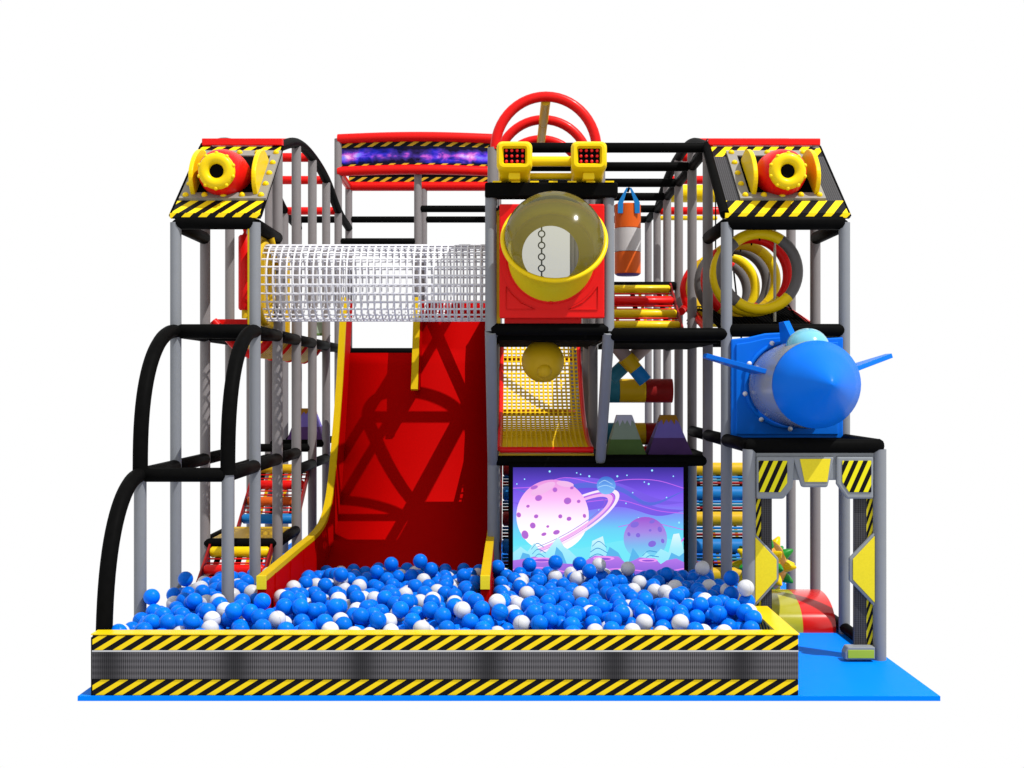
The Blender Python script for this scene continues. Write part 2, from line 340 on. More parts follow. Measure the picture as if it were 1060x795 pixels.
# ------------------------------------------------------------------ banner sign
sg = thing('banner_sign', 'long arched banner sign with purple galaxy print between red padded tubes', 'sign', (XC, row(5), 5.83))
def bow(y, z, n=24, lift=0.02, x0=XB, x1=XD):
    return [(x0 + (x1 - x0) * i / n, y - 0.10 * math.sin(PI * i / n), z + lift * math.sin(PI * i / n)) for i in range(n + 1)]
for y, zl, zh in ((row(5), 5.83, 6.33), (row(6), 5.80, 6.30)):
    k = 1 if y < row(5.5) else 0
    top, bot = (bow(y, zh, lift=.015 * k), bow(y, zl, lift=.015 * k)) if k else ([(XB, y, zh), (XD, y, zh)], [(XB, y, zl), (XD, y, zl)])
    for c in (top, bot):
        b = MB(); b.tube(c, 0.075, 16); obj('padded_tube', b, RED, sg)
    def strip(f0, f1, m, nm, dy=0.0):
        A = [Vector(q).lerp(Vector(p), f0) + Vector((0, dy, 0)) for p, q in zip(top, bot)]; B = [Vector(q).lerp(Vector(p), f1) + Vector((0, dy, 0)) for p, q in zip(top, bot)]
        b = MB(); b.loft(A, B, closed=False); b.loft([p + Vector((0, .03, 0)) for p in A], [p + Vector((0, .03, 0)) for p in B], closed=False)
        b.loft(A, [p + Vector((0, .03, 0)) for p in A], False, False); b.loft(B, [p + Vector((0, .03, 0)) for p in B], False, False)
        return obj(nm, b, m, sg)
    if k:
        # galaxy print
        G, nt, bs = nmat('galaxy_print'); tc = nt.nodes.new('ShaderNodeTexCoord'); sx = nt.nodes.new('ShaderNodeSeparateXYZ')
        nt.links.new(tc.outputs['Object'], sx.inputs[0])
        mp = nt.nodes.new('ShaderNodeMapping'); mp.inputs['Scale'].default_value = (1.0, 1, 1.6); nt.links.new(tc.outputs['Object'], mp.inputs[0])
        n1 = nt.nodes.new('ShaderNodeTexNoise'); n1.inputs['Scale'].default_value = 4.5; n1.inputs['Detail'].default_value = 9; n1.inputs['Roughness'].default_value = 0.62; n1.inputs['Distortion'].default_value = 0.5; nt.links.new(mp.outputs[0], n1.inputs[0])
        n2 = nt.nodes.new('ShaderNodeTexNoise'); n2.inputs['Scale'].default_value = 3.2; nt.links.new(tc.outputs['Object'], n2.inputs[0])
        zz = math_node(nt, 'ABSOLUTE', math_node(nt, 'SUBTRACT', sx.outputs[2], 0.22))
        fall = math_node(nt, 'SUBTRACT', 1.0, math_node(nt, 'MULTIPLY', zz, 5.5), True)
        n3 = nt.nodes.new('ShaderNodeTexNoise'); n3.inputs['Scale'].default_value = 2.6; nt.links.new(tc.outputs['Object'], n3.inputs[0])
        cl = math_node(nt, 'MULTIPLY', math_node(nt, 'SUBTRACT', n3.outputs['Fac'], 0.30), 3.2, True)
        v = math_node(nt, 'MULTIPLY', math_node(nt, 'MULTIPLY', math_node(nt, 'POWER', n1.outputs['Fac'], 1.2), fall), math_node(nt, 'ADD', math_node(nt, 'MULTIPLY', cl, 1.0), .28))
        cr = nt.nodes.new('ShaderNodeValToRGB'); el = cr.color_ramp.elements
        el[0].position = 0.16; el[0].color = (0.006, 0.004, 0.018, 1); el[1].position = 0.62; el[1].color = (0.85, 0.45, 0.75, 1)
        e = el.new(0.30); e.color = (0.06, 0.03, 0.30, 1); e = el.new(0.40); e.color = (0.42, 0.07, 0.50, 1)
        nt.links.new(v, cr.inputs[0])
        cb = nt.nodes.new('ShaderNodeMix'); cb.data_type = 'RGBA'; cb.blend_type = 'MULTIPLY'; cb.inputs[7].default_value = (0.25, 0.6, 1.3, 1)
        st = nt.nodes.new('ShaderNodeMapRange'); st.inputs[1].default_value = 0.48; st.inputs[2].default_value = 0.6; nt.links.new(n2.outputs['Fac'], st.inputs[0])
        nt.links.new(st.outputs[0], cb.inputs[0]); nt.links.new(cr.outputs[0], cb.inputs[6]); nt.links.new(cb.outputs[2], bs.inputs['Base Color'])
        bs.inputs['Roughness'].default_value = 0.7; bs.inputs['Specular IOR Level'].default_value = 0.05
        strip(0.20, 0.72, G, 'galaxy_print'); strip(0.0, 0.20, HAZ_SIGN, 'hazard_strip'); strip(0.72, 1.0, HAZ_SIGN, 'hazard_strip')
    else:
        strip(0.3, 1, BLACKM, 'back_panel'); strip(0.0, 0.3, HAZ_SIGN, 'hazard_strip')
for x in (XB, XD):
    for z in (5.83,):
        b = MB(); b.tube([(x, row(5), z), (x, row(6), z - .03)], 0.06, 14); obj('padded_tube', b, RED, sg)

# ------------------------------------------------------------------ centre tower
ct = thing('play_tower', 'central play tower of grey posts with black decks and leaning lower legs', 'play tower', (0.39, 0, 0))
for x in (XD, XE):
    post(ct, x, 0, L2, 4.60)
    b = MB(); b.tube([(x, -0.02, L2), (x, row(1), L1 - .05)], [RP * 1.05, RP], 18); obj('leaning_post', b, GREY, ct)
    post(ct, x, row(1), 0, L1 - .02, GREY); post(ct, x, row(1), L2, L4)
    for k in range(2, 7): post(ct, x, row(k), 0, L4)
    for k in range(0, 6):
        beam(ct, (x, row(k) + .02, L2 - .02), (x, row(k + 1), L2 - .02), 0.06)
    for k in range(1, 6): beam(ct, (x, row(k) + .02, L4), (x, row(k + 1), L4), 0.057)
    for k in range(1, 5): beam(ct, (x, row(k) + .02, L1), (x, row(k + 1), L1), 0.055)
    beam(ct, (x, 0.0, 4.62), (x, row(1), 4.62), 0.055)
beam(ct, (XD - .02, 0, L2 + .02), (XE + .02, 0, L2 + .02), 0.062)
beam(ct, (XD, row(1), L1 - 0.02), (XE, row(1), L1 - .02), 0.058)
for k in (1, 2, 3): beam(ct, (XD, row(k), L4), (XE, row(k), L4), 0.057)
b = MB(); b.box(XD - .06, XE + .09, -0.09, 0.09, 4.50, 4.655); obj('top_fascia', b, BLACK, ct, 0.02)
m = MB()
for i in range(7): x = XD + .02 + i * 0.193; m.box(x, x + .09, -0.095, 0.0, 4.652, 4.668)
obj('yellow_edging', m, YEL, ct)
b = MB(); b.box(XD + .07, XE - .07, 0.1, row(2), L2 - .09, L2 - .03); obj('deck', b, BLACKM, ct)
b = MB(); b.box(XD + .07, XE - .07, 0.12, row(1) - .1, 4.40, 4.44); obj('roof_panel', b, BLACKM, ct)
b = MB(); b.box(XD + .05, XE - .05, 0.10, 0.14, 4.25, 4.42); obj('hazard_strip', b, HAZ_SIGN, ct)
b = MB(); b.box(XD + .06, XD + .10, 0.02, 0.35, L2 + .02, 4.33); obj('side_panel', b, YELD, ct)

# hoop roof
hr = thing('hoop_roof', 'tunnel roof of red padded hoops joined by a yellow ridge bar on top', 'hoop roof', (0.39, row(1), L4))
for k in (1, 2, 3):
    b = MB(); pts = [(0.385 + 0.575 * math.cos(a), row(k), 5.24 + 0.60 * math.sin(a)) for a in [PI * i / 26 for i in range(27)]]
    b.tube(pts, 0.058, 14); obj('hoop', b, RED, hr)
for k in (1, 2):
    b = MB(); b.tube([(0.385, row(k) + .03, 5.80 if k == 1 else 5.80), (0.385, row(k + 1), 5.80)], 0.055, 14); obj('ridge_bar', b, YELD, hr)

# robot eyes
def lamp_head(px, side, label):
    c = P(px, 167, -0.12); t = thing('warning_light', label, 'light', (c.x, c.y, 4.66), 'yellow dot-matrix lights on the central tower')
    b = MB(); w = 0.175
    def rr(w, h, y, rad, dx=0, dz=0):
        out = []
        for cx, cz, a0 in ((w - rad, h - rad, 0), (-w + rad, h - rad, 90), (-w + rad, -h + rad, 180), (w - rad, -h + rad, 270)):
            for i in range(7):
                a = math.radians(a0 + 15 * i); out.append(Vector((c.x + dx + cx + rad * math.cos(a), y, c.z + dz + cz + rad * math.sin(a))))
        return out
    c = c + Vector((0, 0, -.022)); secs = [rr(0.11, 0.075, c.y - .12, .012, 0, .055), rr(0.13, 0.095, c.y - .165, .03, 0, .055), rr(0.155, 0.12, c.y - .165, .05, 0, .055), rr(0.18, 0.145, c.y - .13, 0.06, 0, .055),
            rr(0.182, 0.152, c.y - .08, .06, 0, .055), rr(0.165, 0.15, c.y + .02, .06, 0, .02), rr(0.165, 0.17, c.y + .28, .06, 0, -.03)]
    for A, B in zip(secs, secs[1:]): b.loft(A, B)
    n = len(b.v); b.v += secs[-1]; b.face(range(n, n + 28)); obj('housing', b, YEL, t)
    b = MB(); n = 0; b.prism(rr(0.112, 0.078, c.y - .115, .012, 0, .055), (0, .02, 0)); g = obj('grille', b, BLACKM, t)
    LED = MATS.get('led') or mat('led', (0.65, 0.01, 0.012), 0.3, 0.5)
    MATS['led'] = LED
    for i in range(4):
        for j in range(3):
            b = MB(); b.sphere((c.x - .082 + i * .055, c.y - .118, c.z + .055 - .055 + j * .055), 0.017, 12, 8); obj('bulb', b, LED, g)
    b = MB(); b.box(c.x - .06, c.x + .06, c.y - .08, c.y + .12, 4.665, c.z - .1); obj('foot', b, YEL, t, 0.015)
lamp_head(532.5, -1, 'boxy yellow light with red dots, on the tower top left beside the galaxy banner')
lamp_head(609, 1, 'boxy yellow light with red dots, on the tower top right above the domed window')
tb = MB(); tb.tube([P(548, 167, .05), P(596, 167, .05)], 0.052, 14)
lb = thing('linking_pipe', 'yellow double pipe joining the two boxy yellow lights', 'pipe', tuple(P(572, 167, .05)))
obj('upper_pipe', tb, YEL, lb)
tb = MB(); tb.tube([P(540, 182.5, .15), P(600, 182.5, .15)], 0.035, 12); obj('lower_pipe', tb, YEL, lb)

b = MB(); b.box(XD + .07, XE - .07, row(1) + .02, 3.0, L1 + .01, L1 + .06); obj('deck', b, YELD, ct)
for z_ in (2.96, 2.15): beam(ct, (XD, row(5), z_), (XE, row(5), z_), 0.05, MAROON)
# bubble window
bw = thing('bubble_window', 'red square panel with smoked dome window in a tilted yellow rim, central tower', 'bubble window', (0.42, -0.1, 3.24))
def rrect(x0, x1, z0, z1, y, rad, n=5):
    out = []
    for cx, cz, a0 in ((x1 - rad, z1 - rad, 0), (x0 + rad, z1 - rad, 90), (x0 + rad, z0 + rad, 180), (x1 - rad, z0 + rad, 270)):
        for i in range(n): a = math.radians(a0 + 90 * i / (n - 1)); out.append(Vector((cx + rad * math.cos(a), y, cz + rad * math.sin(a))))
    return out
def circ(c, r, u, w, n=48, ph=0): return [Vector(c) + (Vector(u) * math.cos(ph + 2 * PI * i / n) + Vector(w) * math.sin(ph + 2 * PI * i / n)) * r for i in range(n)]
pc = Vector((0.405, -0.10, 3.872)); UX, UZ = Vector((1, 0, 0)), Vector((0, 0, 1))
def holed_panel(x0, x1, z0, z1, y, rad, cc, r, th, n=64):
    """rounded square with a round hole"""
    b = MB(); inner = circ((cc[0], y, cc[2]), r, UX, UZ, n); outer = []
    for p in inner:
        d = (p - Vector((cc[0], y, cc[2]))).normalized(); ts = []
        if d.x > 1e-6: ts.append((x1 - cc[0]) / d.x)
        if d.x < -1e-6: ts.append((x0 - cc[0]) / d.x)
        if d.z > 1e-6: ts.append((z1 - cc[2]) / d.z)
        if d.z < -1e-6: ts.append((z0 - cc[2]) / d.z)
        q = Vector((cc[0], y, cc[2])) + d * min(ts); outer.append(q)
    for crn in ((x0, z0), (x1, z0), (x0, z1), (x1, z1)):   # snap nearest ring point onto each corner
        j = min(range(n), key=lambda i: (outer[i] - Vector((crn[0], y, crn[1]))).length); outer[j] = Vector((crn[0], y, crn[1]))
    T = Vector((0, th, 0)); a, c = [p + T for p in inner], [p + T for p in outer]
    b.loft(inner, outer, False); b.loft(outer, c, False); b.loft(c, a, False); b.loft(a, inner, False)
    return b
obj('panel', holed_panel(-0.13, 0.95, 3.255, 4.43, -0.10, 0.04, pc, 0.50, 0.06), RED, bw, 0.015)
for sx_ in (-1, 1):   # raised corner triangles
    x = 0.41 + sx_ * 0.47; b = MB()
    pts = [Vector((x, -.106, 3.58)), Vector((x - sx_ * .06, -.106, 3.50)), Vector((x - sx_ * .16, -.106, 3.41)), Vector((x - sx_ * .30, -.106, 3.345)), Vector((x, -.106, 3.345))]
    b.tube(pts, 0.005, 6, closed=True); obj('moulded_edge', b, RED, bw)
th = math.radians(32); nrm = Vector((0, -math.cos(th), math.sin(th))); up = Vector((0, math.sin(th), math.cos(th)))
rc = Vector((0.42, -0.50, 4.02))
b = MB(); b.torus(rc, 0.512, 0.026, nrm, 64, 10); obj('rim', b, YEL, bw)
A = circ(rc, 0.505, UX, up, 64); B = circ(pc + Vector((0, -.004, 0)), 0.476, UX, UZ, 64)
BY = mat('bubble_yellow', (0.62, 0.52, 0.012), 0.36, 0.2, 0.04, 5)
B = circ(pc + Vector((0, -.006, 0)), 0.446, UX, UZ, 64); b = MB(); prev = A
for f, sh in ((.18, .030), (.4, .055), (.65, .045), (.85, .02), (1, 0)):
    cc = rc.lerp(pc, f); nx = [(lambda q: q - (q - cc).normalized() * sh)(a.lerp(c, f)) for a, c in zip(A, B)]; b.loft(prev, nx); prev = nx
obj('funnel', b, BY, bw)
b = MB(); b.loft(B, circ(pc + Vector((0, -.005, 0)), 0.53, UX, UZ, 64)); obj('panel_collar', b, RED, bw)
b = MB(); b.torus(pc + Vector((0, -.004, 0)), .468, .006, (0, 1, 0), 64, 6); obj('moulded_edge', b, RED, bw)
hc = Vector((0.40, 0.06, 3.93)); Hh = circ(hc, 0.295, UX, UZ, 64)
b = MB(); b.loft(B, [p.lerp(h, 0.15) + Vector((0, .04, 0)) for p, h in zip(B, Hh)]); b.loft([p.lerp(h, 0.15) + Vector((0, .04, 0)) for p, h in zip(B, Hh)], Hh); obj('inner_rim', b, BY, bw)
b = MB(); prev = None
for i in range(0, 11):
    a = (PI / 2) * i / 10; R_ = 0.50 * math.cos(a) ** 0.8 if i < 10 else 0.0005; h = 0.37 * math.sin(a)
    cu = circ(rc + nrm * h + up * 0.03 * math.sin(a), R_, UX, up, 48)
    if prev: b.loft(prev, cu)
    prev = cu
obj('dome', b, SMOKE, bw)
b = MB(); b.sphere((0.40, -.11, 3.415), 0.018, 10, 8); obj('bolt', b, RED, bw)
b = MB(); b.box(-.08, .72, .02, .06, 3.19, 3.30); obj('lower_strip', b, RED, bw)
# chain
ch = thing('hanging_chain', 'thin blue chain of round links hanging inside the smoked dome window', 'chain', (0.31, 0.35, 3.2))
z = 4.42
while z > 3.22:
    b = MB(); b.torus((0.315, .35, z), 0.034, 0.008, (0, 1, 0), 18, 6); b.tube([(0.315, .35, z - .034), (0.315, .35, z - .088)], .009, 6); obj('link', b, CHAINB, ch); z -= 0.122

# ------------------------------------------------------------------ net slide + ball in the centre tower
ns = thing('net_slide', 'curved yellow net slide edged with red tubes, central tower middle level', 'net slide', (0.37, 1.2, L1))
prof = catmull([(0, 3.95, 3.10), (0, 3.45, 2.62), (0, 2.8, 2.18), (0, 2.0, 1.93), (0, 1.22, 1.845)], 8)
xl, xr = -.12, .88
b = MB(); NX = 17
for i in range(NX + 1):
    x = xl + (xr - xl) * i / NX; b.tube([(x, p.y, p.z) for p in prof], 0.0125, 5)
Ls = [0]
for p, q in zip(prof, prof[1:]): Ls.append(Ls[-1] + (q - p).length)
n = 40
for i in range(n + 1):
    t = Ls[-1] * i / n; k = max(j for j in range(len(Ls)) if Ls[j] <= t + 1e-9); k = min(k, len(prof) - 2)
    p = prof[k].lerp(prof[k + 1], (t - Ls[k]) / (Ls[k + 1] - Ls[k])); b.tube([(xl, p.y, p.z), (xr, p.y, p.z)], 0.0125, 5)
obj('net', b, NYEL, ns)
for x in (xl - .02, xr + .02):
    b = MB(); b.tube([(x, p.y, p.z) for p in prof], 0.03, 10); obj('side_tube', b, RED, ns)
b = MB(); b.tube([(xl - .02, 1.2, 1.835), (xr + .04, 1.2, 1.835)], 0.035, 12); obj('front_tube', b, RED, ns)
b = MB(); c = P(562, 374, .75); b.sphere(c, 0.232, 32, 20); pb = obj('punch_ball', b, YELD)
tag(pb, 'big dull yellow ball hanging in front of the yellow net slide', 'ball')
b = MB(); b.tube([c + Vector((0, 0, .2)), (c.x, c.y, L2 - .08)], 0.012, 8); b2 = obj('cord', b, BLACK, pb)
b = MB(); b.sphere(c + Vector((0.01, -0.17, -0.10)), 0.085, 20, 12); obj('boss', b, YELD, pb)

# ------------------------------------------------------------------ big red slide
sl = thing('drop_slide', 'wide red drop slide with yellow edging curving down into the ball pit', 'slide', (-1.3, -1.5, 0))
edge = catmull([(0, 4.05, 3.75), (0, 3.89, 3.40), (0, 3.53, 2.50), (0, 2.93, 1.48), (0, 2.47, 1.04), (0, 1.75, 0.85), (0, 0.2, 0.82), (0, -1.50, 0.80)], 6)
floorc = catmull([(0, 4.62, 3.75), (0, 4.50, 3.41), (0, 4.12, 2.50), (0, 3.62, 1.38), (0, 3.10, 0.78), (0, 2.3, 0.48), (0, 0.9, 0.30), (0, -1.50, 0.24)], 6)
EDG = mat('slide_edging', (0.50, 0.33, 0.003), 0.5, 0.08)
def wallx(x, th, i0=0, e=edge, f=floorc, i1=None):
    b = MB(); A = [Vector((x, p.y, p.z)) for p in e[i0:i1]]; B = [Vector((x, p.y, p.z)) for p in f[i0:i1]]; T = Vector((th, 0, 0))
    b.loft(A, B, False, False); b.loft([p + T for p in A], [p + T for p in B], False, False)
    b.loft([A[0], A[0] + T], [B[0], B[0] + T], False, False); b.loft([A[-1], A[-1] + T], [B[-1], B[-1] + T], False, False)
    return b
def edging(x0, x1, i0=0, i1=None):
    b = MB(); A = []; B = []; C = []; D = []
    E = edge[i0:i1]
    for i, p in enumerate(E):
        a = E[max(0, i - 1)]; c = E[min(len(E) - 1, i + 1)]; t = (c - a).normalized(); nn = Vector((0, t.z, -t.y))
        if nn.y > 0: nn = -nn
        q = p + nn * 0.03
        A.append(Vector((x0, q.y, q.z))); B.append(Vector((x1, q.y, q.z))); C.append(Vector((x1, p.y - nn.y * .02, p.z - nn.z * .02))); D.append(Vector((x0, p.y - nn.y * .02, p.z - nn.z * .02)))
    b.loft(A, B, False, False); b.loft(B, C, False, False); b.loft(C, D, False, False); b.loft(D, A, False, False)
    b.prism([A[-1], B[-1], C[-1], D[-1]], (0, -.002, 0)); b.prism([A[0], B[0], C[0], D[0]], (0, .002, 0)); return b
SX0, SX1 = -2.325, -0.205
for x0, x1 in ((SX0, SX0 + .08), (SX1 - .08, SX1)):
    obj('side_wall', wallx(x0, x1 - x0), DRED, sl)
    obj('edging', edging(x0 - .003, x1 + .003), EDG, sl)
for x0, x1, nm in ((SX0 + .078, SX1 - .078, 'sliding_surface'),):
    b = MB(); i0 = 7
    A = [Vector((x0, p.y, p.z)) for p in floorc]; B = [Vector((x1, p.y, p.z)) for p in floorc]
    xs = [x0, -1.32, x1]
    la = [i for i, p in enumerate(floorc) if p.z <= 3.06]
    L_ = [Vector((xs[0], floorc[i].y, floorc[i].z)) for i in la]; M_ = [Vector((xs[1], floorc[i].y, floorc[i].z)) for i in la]
    b.loft(L_, M_, True, False)
    M2 = [Vector((xs[1], p.y, p.z)) for p in floorc]; R2 = [Vector((xs[2], p.y, p.z)) for p in floorc]; b.loft(M2, R2, True, False)
    T = Vector((0, 0.06, -0.05)); b.loft([p + T for p in A], [p + T for p in B], True, False) if False else None
    o = obj(nm, b, DRED, sl); sd = o.modifiers.new('s', 'SOLIDIFY'); sd.thickness = 0.04; sd.offset = 0
for i, p in enumerate(edge):
    if p.z < 2.62: break
obj('lane_divider', wallx(-1.33, .08, 0, edge, floorc, i + 1), DRED, sl)
obj('edging', edging(-1.335, -1.245, 0, i + 1), EDG, sl)
b = MB()
for x in (SX0, SX1 - .09): b.box(x + .001, x + .089, -1.66, -1.592, 0.36, 0.80)
b = MB(); b.box(SX0 - .003, SX0 + .083, -1.535, -1.505, 0.71, 0.832); obj('end_cap', b, YPLATE, sl)
b = MB(); b.box(SX1 - .083, SX1 + .003, -1.535, -1.505, 0.71, 0.832); obj('end_cap', b, YPLATE, sl)
for k in range(4):
    y = -1.1 + k * .8; b = MB(); b.box(SX0 + .079, SX0 + .092, y, y + .03, 0.42, 0.79); obj('stiffener', b, DRED, sl)

# ------------------------------------------------------------------ white net tube
nt_ = thing('net_tunnel', 'white rope net crawl tube stretching from left tower to central tower', 'net tunnel', (XC, .61, 3.26))
b = MB(); cz, cy, R_ = 3.675, 0.62, 0.41; x0, x1 = -2.66, -0.26; NR = 34
for i in range(NR + 1):
    x = x0 + (x1 - x0) * i / NR; b.torus((x, cy, cz), R_, 0.0102, (1, 0, 0), 36, 5)
for k in range(27):
    a = 2 * PI * k / 27; r_ = R_
    b.tube([(x0, cy + r_ * math.cos(a), cz + r_ * math.sin(a)), (x1, cy + r_ * math.cos(a), cz + r_ * math.sin(a))], 0.0102, 5)
obj('net', b, WHITE, nt_)
tp = thing('tunnel_entry_panel', 'yellow entry panel at the left mouth of the white net tube', 'panel', (XB, .6, L2))
b = MB()
inner = [Vector((XB - .07, cy + .42 * math.cos(2 * PI * i / 48), cz + .42 * math.sin(2 * PI * i / 48))) for i in range(48)]
outer = []
for p in inner:
    d = (p - Vector((XB - .07, cy, cz))).normalized(); ts = []
    for lo, hi, c0, dc in ((0.0, row(1) - .06, cy, d.y), (L2 + .06, L3 - .08, cz, d.z)):
        if dc > 1e-6: ts.append((hi - c0) / dc)
        if dc < -1e-6: ts.append((lo - c0) / dc)
    outer.append(Vector((XB - .07, cy, cz)) + d * min(ts))
T = Vector((.04, 0, 0)); b.loft(inner, outer, False); b.loft([p + T for p in inner], [p + T for p in outer], False); b.loft(inner, [p + T for p in inner], False); b.loft(outer, [p + T for p in outer], False)
obj('plate', b, YELD, tp)
b = MB(); b.torus((XB - .02, cy, cz), .43, .035, (1, 0, 0), 40, 10); obj('rim', b, YELD, tp)
b = MB(); b.tube([(XB + .02, row(.55), L3 - .02), (XB + .02, row(.95), L3 - .35)], .035, 8); obj('brace', b, YELD, tp)
b = MB(); b.box(XB - .073, XB - .037, -.02, .02, L2 + .06, L3 - .05); obj('front_edge', b, YEL, tp)
for k, yy in ((0, 1.75), (1, 3.0)):
    b = MB(); b.box(XB - .3 + .06 * k, XB - .26 + .06 * k, yy, yy + .12, 3.2, 4.2); obj('upright', b, YELD, tp)
# thin red bag in the left tower
t = thing('punch_bag', 'slim red punch bag hanging inside the left tower', 'punch bag', tuple(P(254, 340, .7)))
cx = P(253.5, 290, .7).x; z0, z1 = P(254, 321, .7).z, P(254, 243.5, .7).z
b = MB(); b.lathe([(0.001, z0), (.055, z0), (.07, z0 + .02), (.07, z1 - .02), (.055, z1), (.001, z1)], (cx, .7, 0), (0, 0, 1), 24); obj('bag', b, RED, t)
b = MB(); b.tube([(cx, .7, z1 - .01), (cx, .7, z1 + .03), (cx, .7, L3 + .05)], [.035, .015, .03], 12); obj('hanger', b, RED, t)
b = MB(); b.lathe([(0.001, z0 - .09), (.035, z0 - .09), (.035, z0), (.001, z0)], (cx, .7, 0), (0, 0, 1), 16); obj('lower_tether', b, YELD, t)

# trough in left tower
tr = thing('crawl_trough', 'yellow slatted crawl trough with red padded ribs slung in the left tower', 'crawl trough', (-3.07, 3, 2.9))
def U(y, g=0): 
    pts = [(-3.42 + g, y, 3.30), (-3.33 + g, y, 3.20), (-3.15 + g, y, 3.0), (-3.02, y, 2.93), (-2.98, y, 2.92), (-2.85 - g, y, 3.0), (-2.75 - g, y, 3.13), (-2.74 - g, y, 3.17)]
    return catmull(pts, 4)
for y in (1.35, 2.55, 3.75, 4.95):
    b = MB(); b.tube(U(y), 0.05, 12); obj('rib', b, RED, tr)
b = MB()
for i in range(30):
    y = 1.4 + i * .12; A = U(y, .02); b.loft(A, [p + Vector((0, .112, 0)) for p in A], True, False)
o = obj('slats', b, YELD, tr); sd = o.modifiers.new('s', 'SOLIDIFY'); sd.thickness = .03
b = MB(); b.box(-3.42, -2.75, 1.5, 1.58, 3.18, 3.33); obj('end_board', b, RED, tr)

# ------------------------------------------------------------------ roller stairs
def roller_stair(label, x0, x1, steps, cols, loc, r=0.062, straps=3, group='stairs of padded rollers'):
    t = thing('roller_stair', label, 'roller stair', loc, group)
    for (y, z), m in zip(steps, cols):
        b = MB(); b.pad((x0 + .03, y, z), (x1 - .03, y, z), r, 18, .02); obj('roller', b, m, t)
    for (ya, za), (yb, zb) in zip(steps, steps[1:]):
        for q, mm, dz in (((0.34, DBLUE, 0), (0.46, TEAL, 0), (0.58, MAROON, 0), (0.7, BLACKM, 0)) if straps > 3 else ((0.38, RED, 0), (0.62, RED, 0))):
            b = MB(); b.tube([(x0 + .03, ya + (yb - ya) * q, za + (zb - za) * q), (x1 - .03, ya + (yb - ya) * q, za + (zb - za) * q)], .011 if straps < 4 else .02, 6); obj('rung', b, mm, t)
    (ya, za), (yb, zb) = steps[0], steps[-1]; dy, dz = (yb - ya), (zb - za); L = math.hypot(dy, dz); dy /= L; dz /= L
    if dz < 0: (ya, za), (yb, zb), dy, dz = (yb, zb), (ya, za), -dy, -dz
    for i in range(straps):
        x = x0 + (x1 - x0) * (i + .5) / straps
        b = MB(); b.prism([(x - .03, ya + dz * .03, za - dy * .03), (x + .03, ya + dz * .03, za - dy * .03), (x + .03, yb + dz * .03, zb - dy * .03), (x - .03, yb + dz * .03, zb - dy * .03)], (0, dz * .02, -dy * .02))
        obj('strap', b, BLACKM, t)
        x += .1
        oy, oz = dz * .05, -dy * .05; b = MB(); b.prism([(x - .02, ya + oy, za + oz), (x + .02, ya + oy, za + oz), (x + .02, yb + oy, zb + oz), (x - .02, yb + oy, zb + oz)], (0, dz * .012, -dy * .012)); obj('webbing', b, YELD, t)
    for x in (x0, x1 - .025):
        b = MB(); b.prism([(x, ya - dy * .2 - dz * .05, za - dz * .2 + dy * .05), (x, yb + dy * .1 - dz * .05, zb + dz * .1 + dy * .05), (x, yb + dy * .1 + dz * .05, zb + dz * .1 - dy * .05), (x, ya - dy * .2 + dz * .05, za - dz * .2 - dy * .05)], (.022, 0, 0))
        obj('side_rail', b, MAROON, t)
    return t
roller_stair('lower flight of yellow, red and orange rollers rising from the balls, left tower', XA + .06, XB - .04, [(1.10, .69), (.82, .53), (.54, .36), (.26, .19)], [YEL, RED, ORANGE, DBLUE], (-3.07, .2, 0))
roller_stair('upper flight of blue, orange, red and yellow rollers above the yellow landing, left tower', XA + .05, XB - .03, [(3.65, 1.45), (3.37, 1.26), (3.08, 1.07), (2.78, .88)], [YELD, RED, ORANGE, DBLUE], (-3.07, 2.8, .8))
roller_stair('short slope of red and yellow rollers beneath the orange punch bag', XE + .05, 2.10, [(3.4, 3.82), (3.05, 3.64), (2.75, 3.46), (2.45, 3.30)], [YEL, RED, YEL, YEL], (1.6, 2.4, L2), .058)
roller_stair('tall ladder of blue and yellow rollers right of the picture screen', XF - .05, 3.40, [(4.85, 1.36), (4.45, 1.05), (4.05, .74), (3.65, .42), (3.25, .10)], [YELD, DBLUE, YELD, DBLUE, YELD], (2.8, 3.2, 0), .098, 4)
roller_stair('dark blue and maroon rollers glimpsed left of the picture screen', XD + .06, XE - .06, [(4.85, 1.36), (4.45, 1.05), (4.05, .74), (3.65, .42), (3.25, .10)], [MAROON, DBLUE, MAROON, DBLUE, TEAL], (.4, 3.2, 0), .098, 4)

# orange punch bag
t = thing('punch_bag', 'orange punch bag with pale middle band hung from blue straps', 'punch bag', (1.66, row(4), 4.15))
cx, y = 1.655, row(4); za, zb, zc, zd = 4.15, 4.47, 4.80, 5.15
def cyl(z0, z1, r, m, nm, bev=0): 
    b = MB(); b.lathe([(0.001, z0), (r - bev, z0), (r, z0 + bev), (r, z1 - bev), (r - bev, z1), (0.001, z1)], (cx, y, 0), (0, 0, 1), 36); return obj(nm, b, m, t)
cyl(za, zb, .188, ORANGE, 'lower_body', .012); cyl(zb, zc, .190, BAGW, 'middle_band', .002); cyl(zc, zd, .188, ORANGE, 'upper_body', .012)
b = MB(); b.lathe([(0.001, za - .02), (.15, za - .02), (.18, za + .002)], (cx, y, 0), (0, 0, 1), 32); obj('base_cap', b, MPURP, t)
for s_ in (-1, 1):
    b = MB(); b.prism([(cx + s_ * .155, y - .19, zd - .15), (cx + s_ * .085, y - .19, zd - .15), (cx + s_ * .08, y - .19, zd), (cx + s_ * .012, y - .19, L4 + .10), (cx + s_ * .035, y - .19, L4 + .10), (cx + s_ * .155, y - .19, zd)], (0, .025, 0)); obj('strap', b, DBLUE, t)
b = MB(); b.tube([(cx, y - .19, L4 + .09), (cx, y - .05, L4 + .07)], .018, 8); obj('hook', b, BLACK, t)

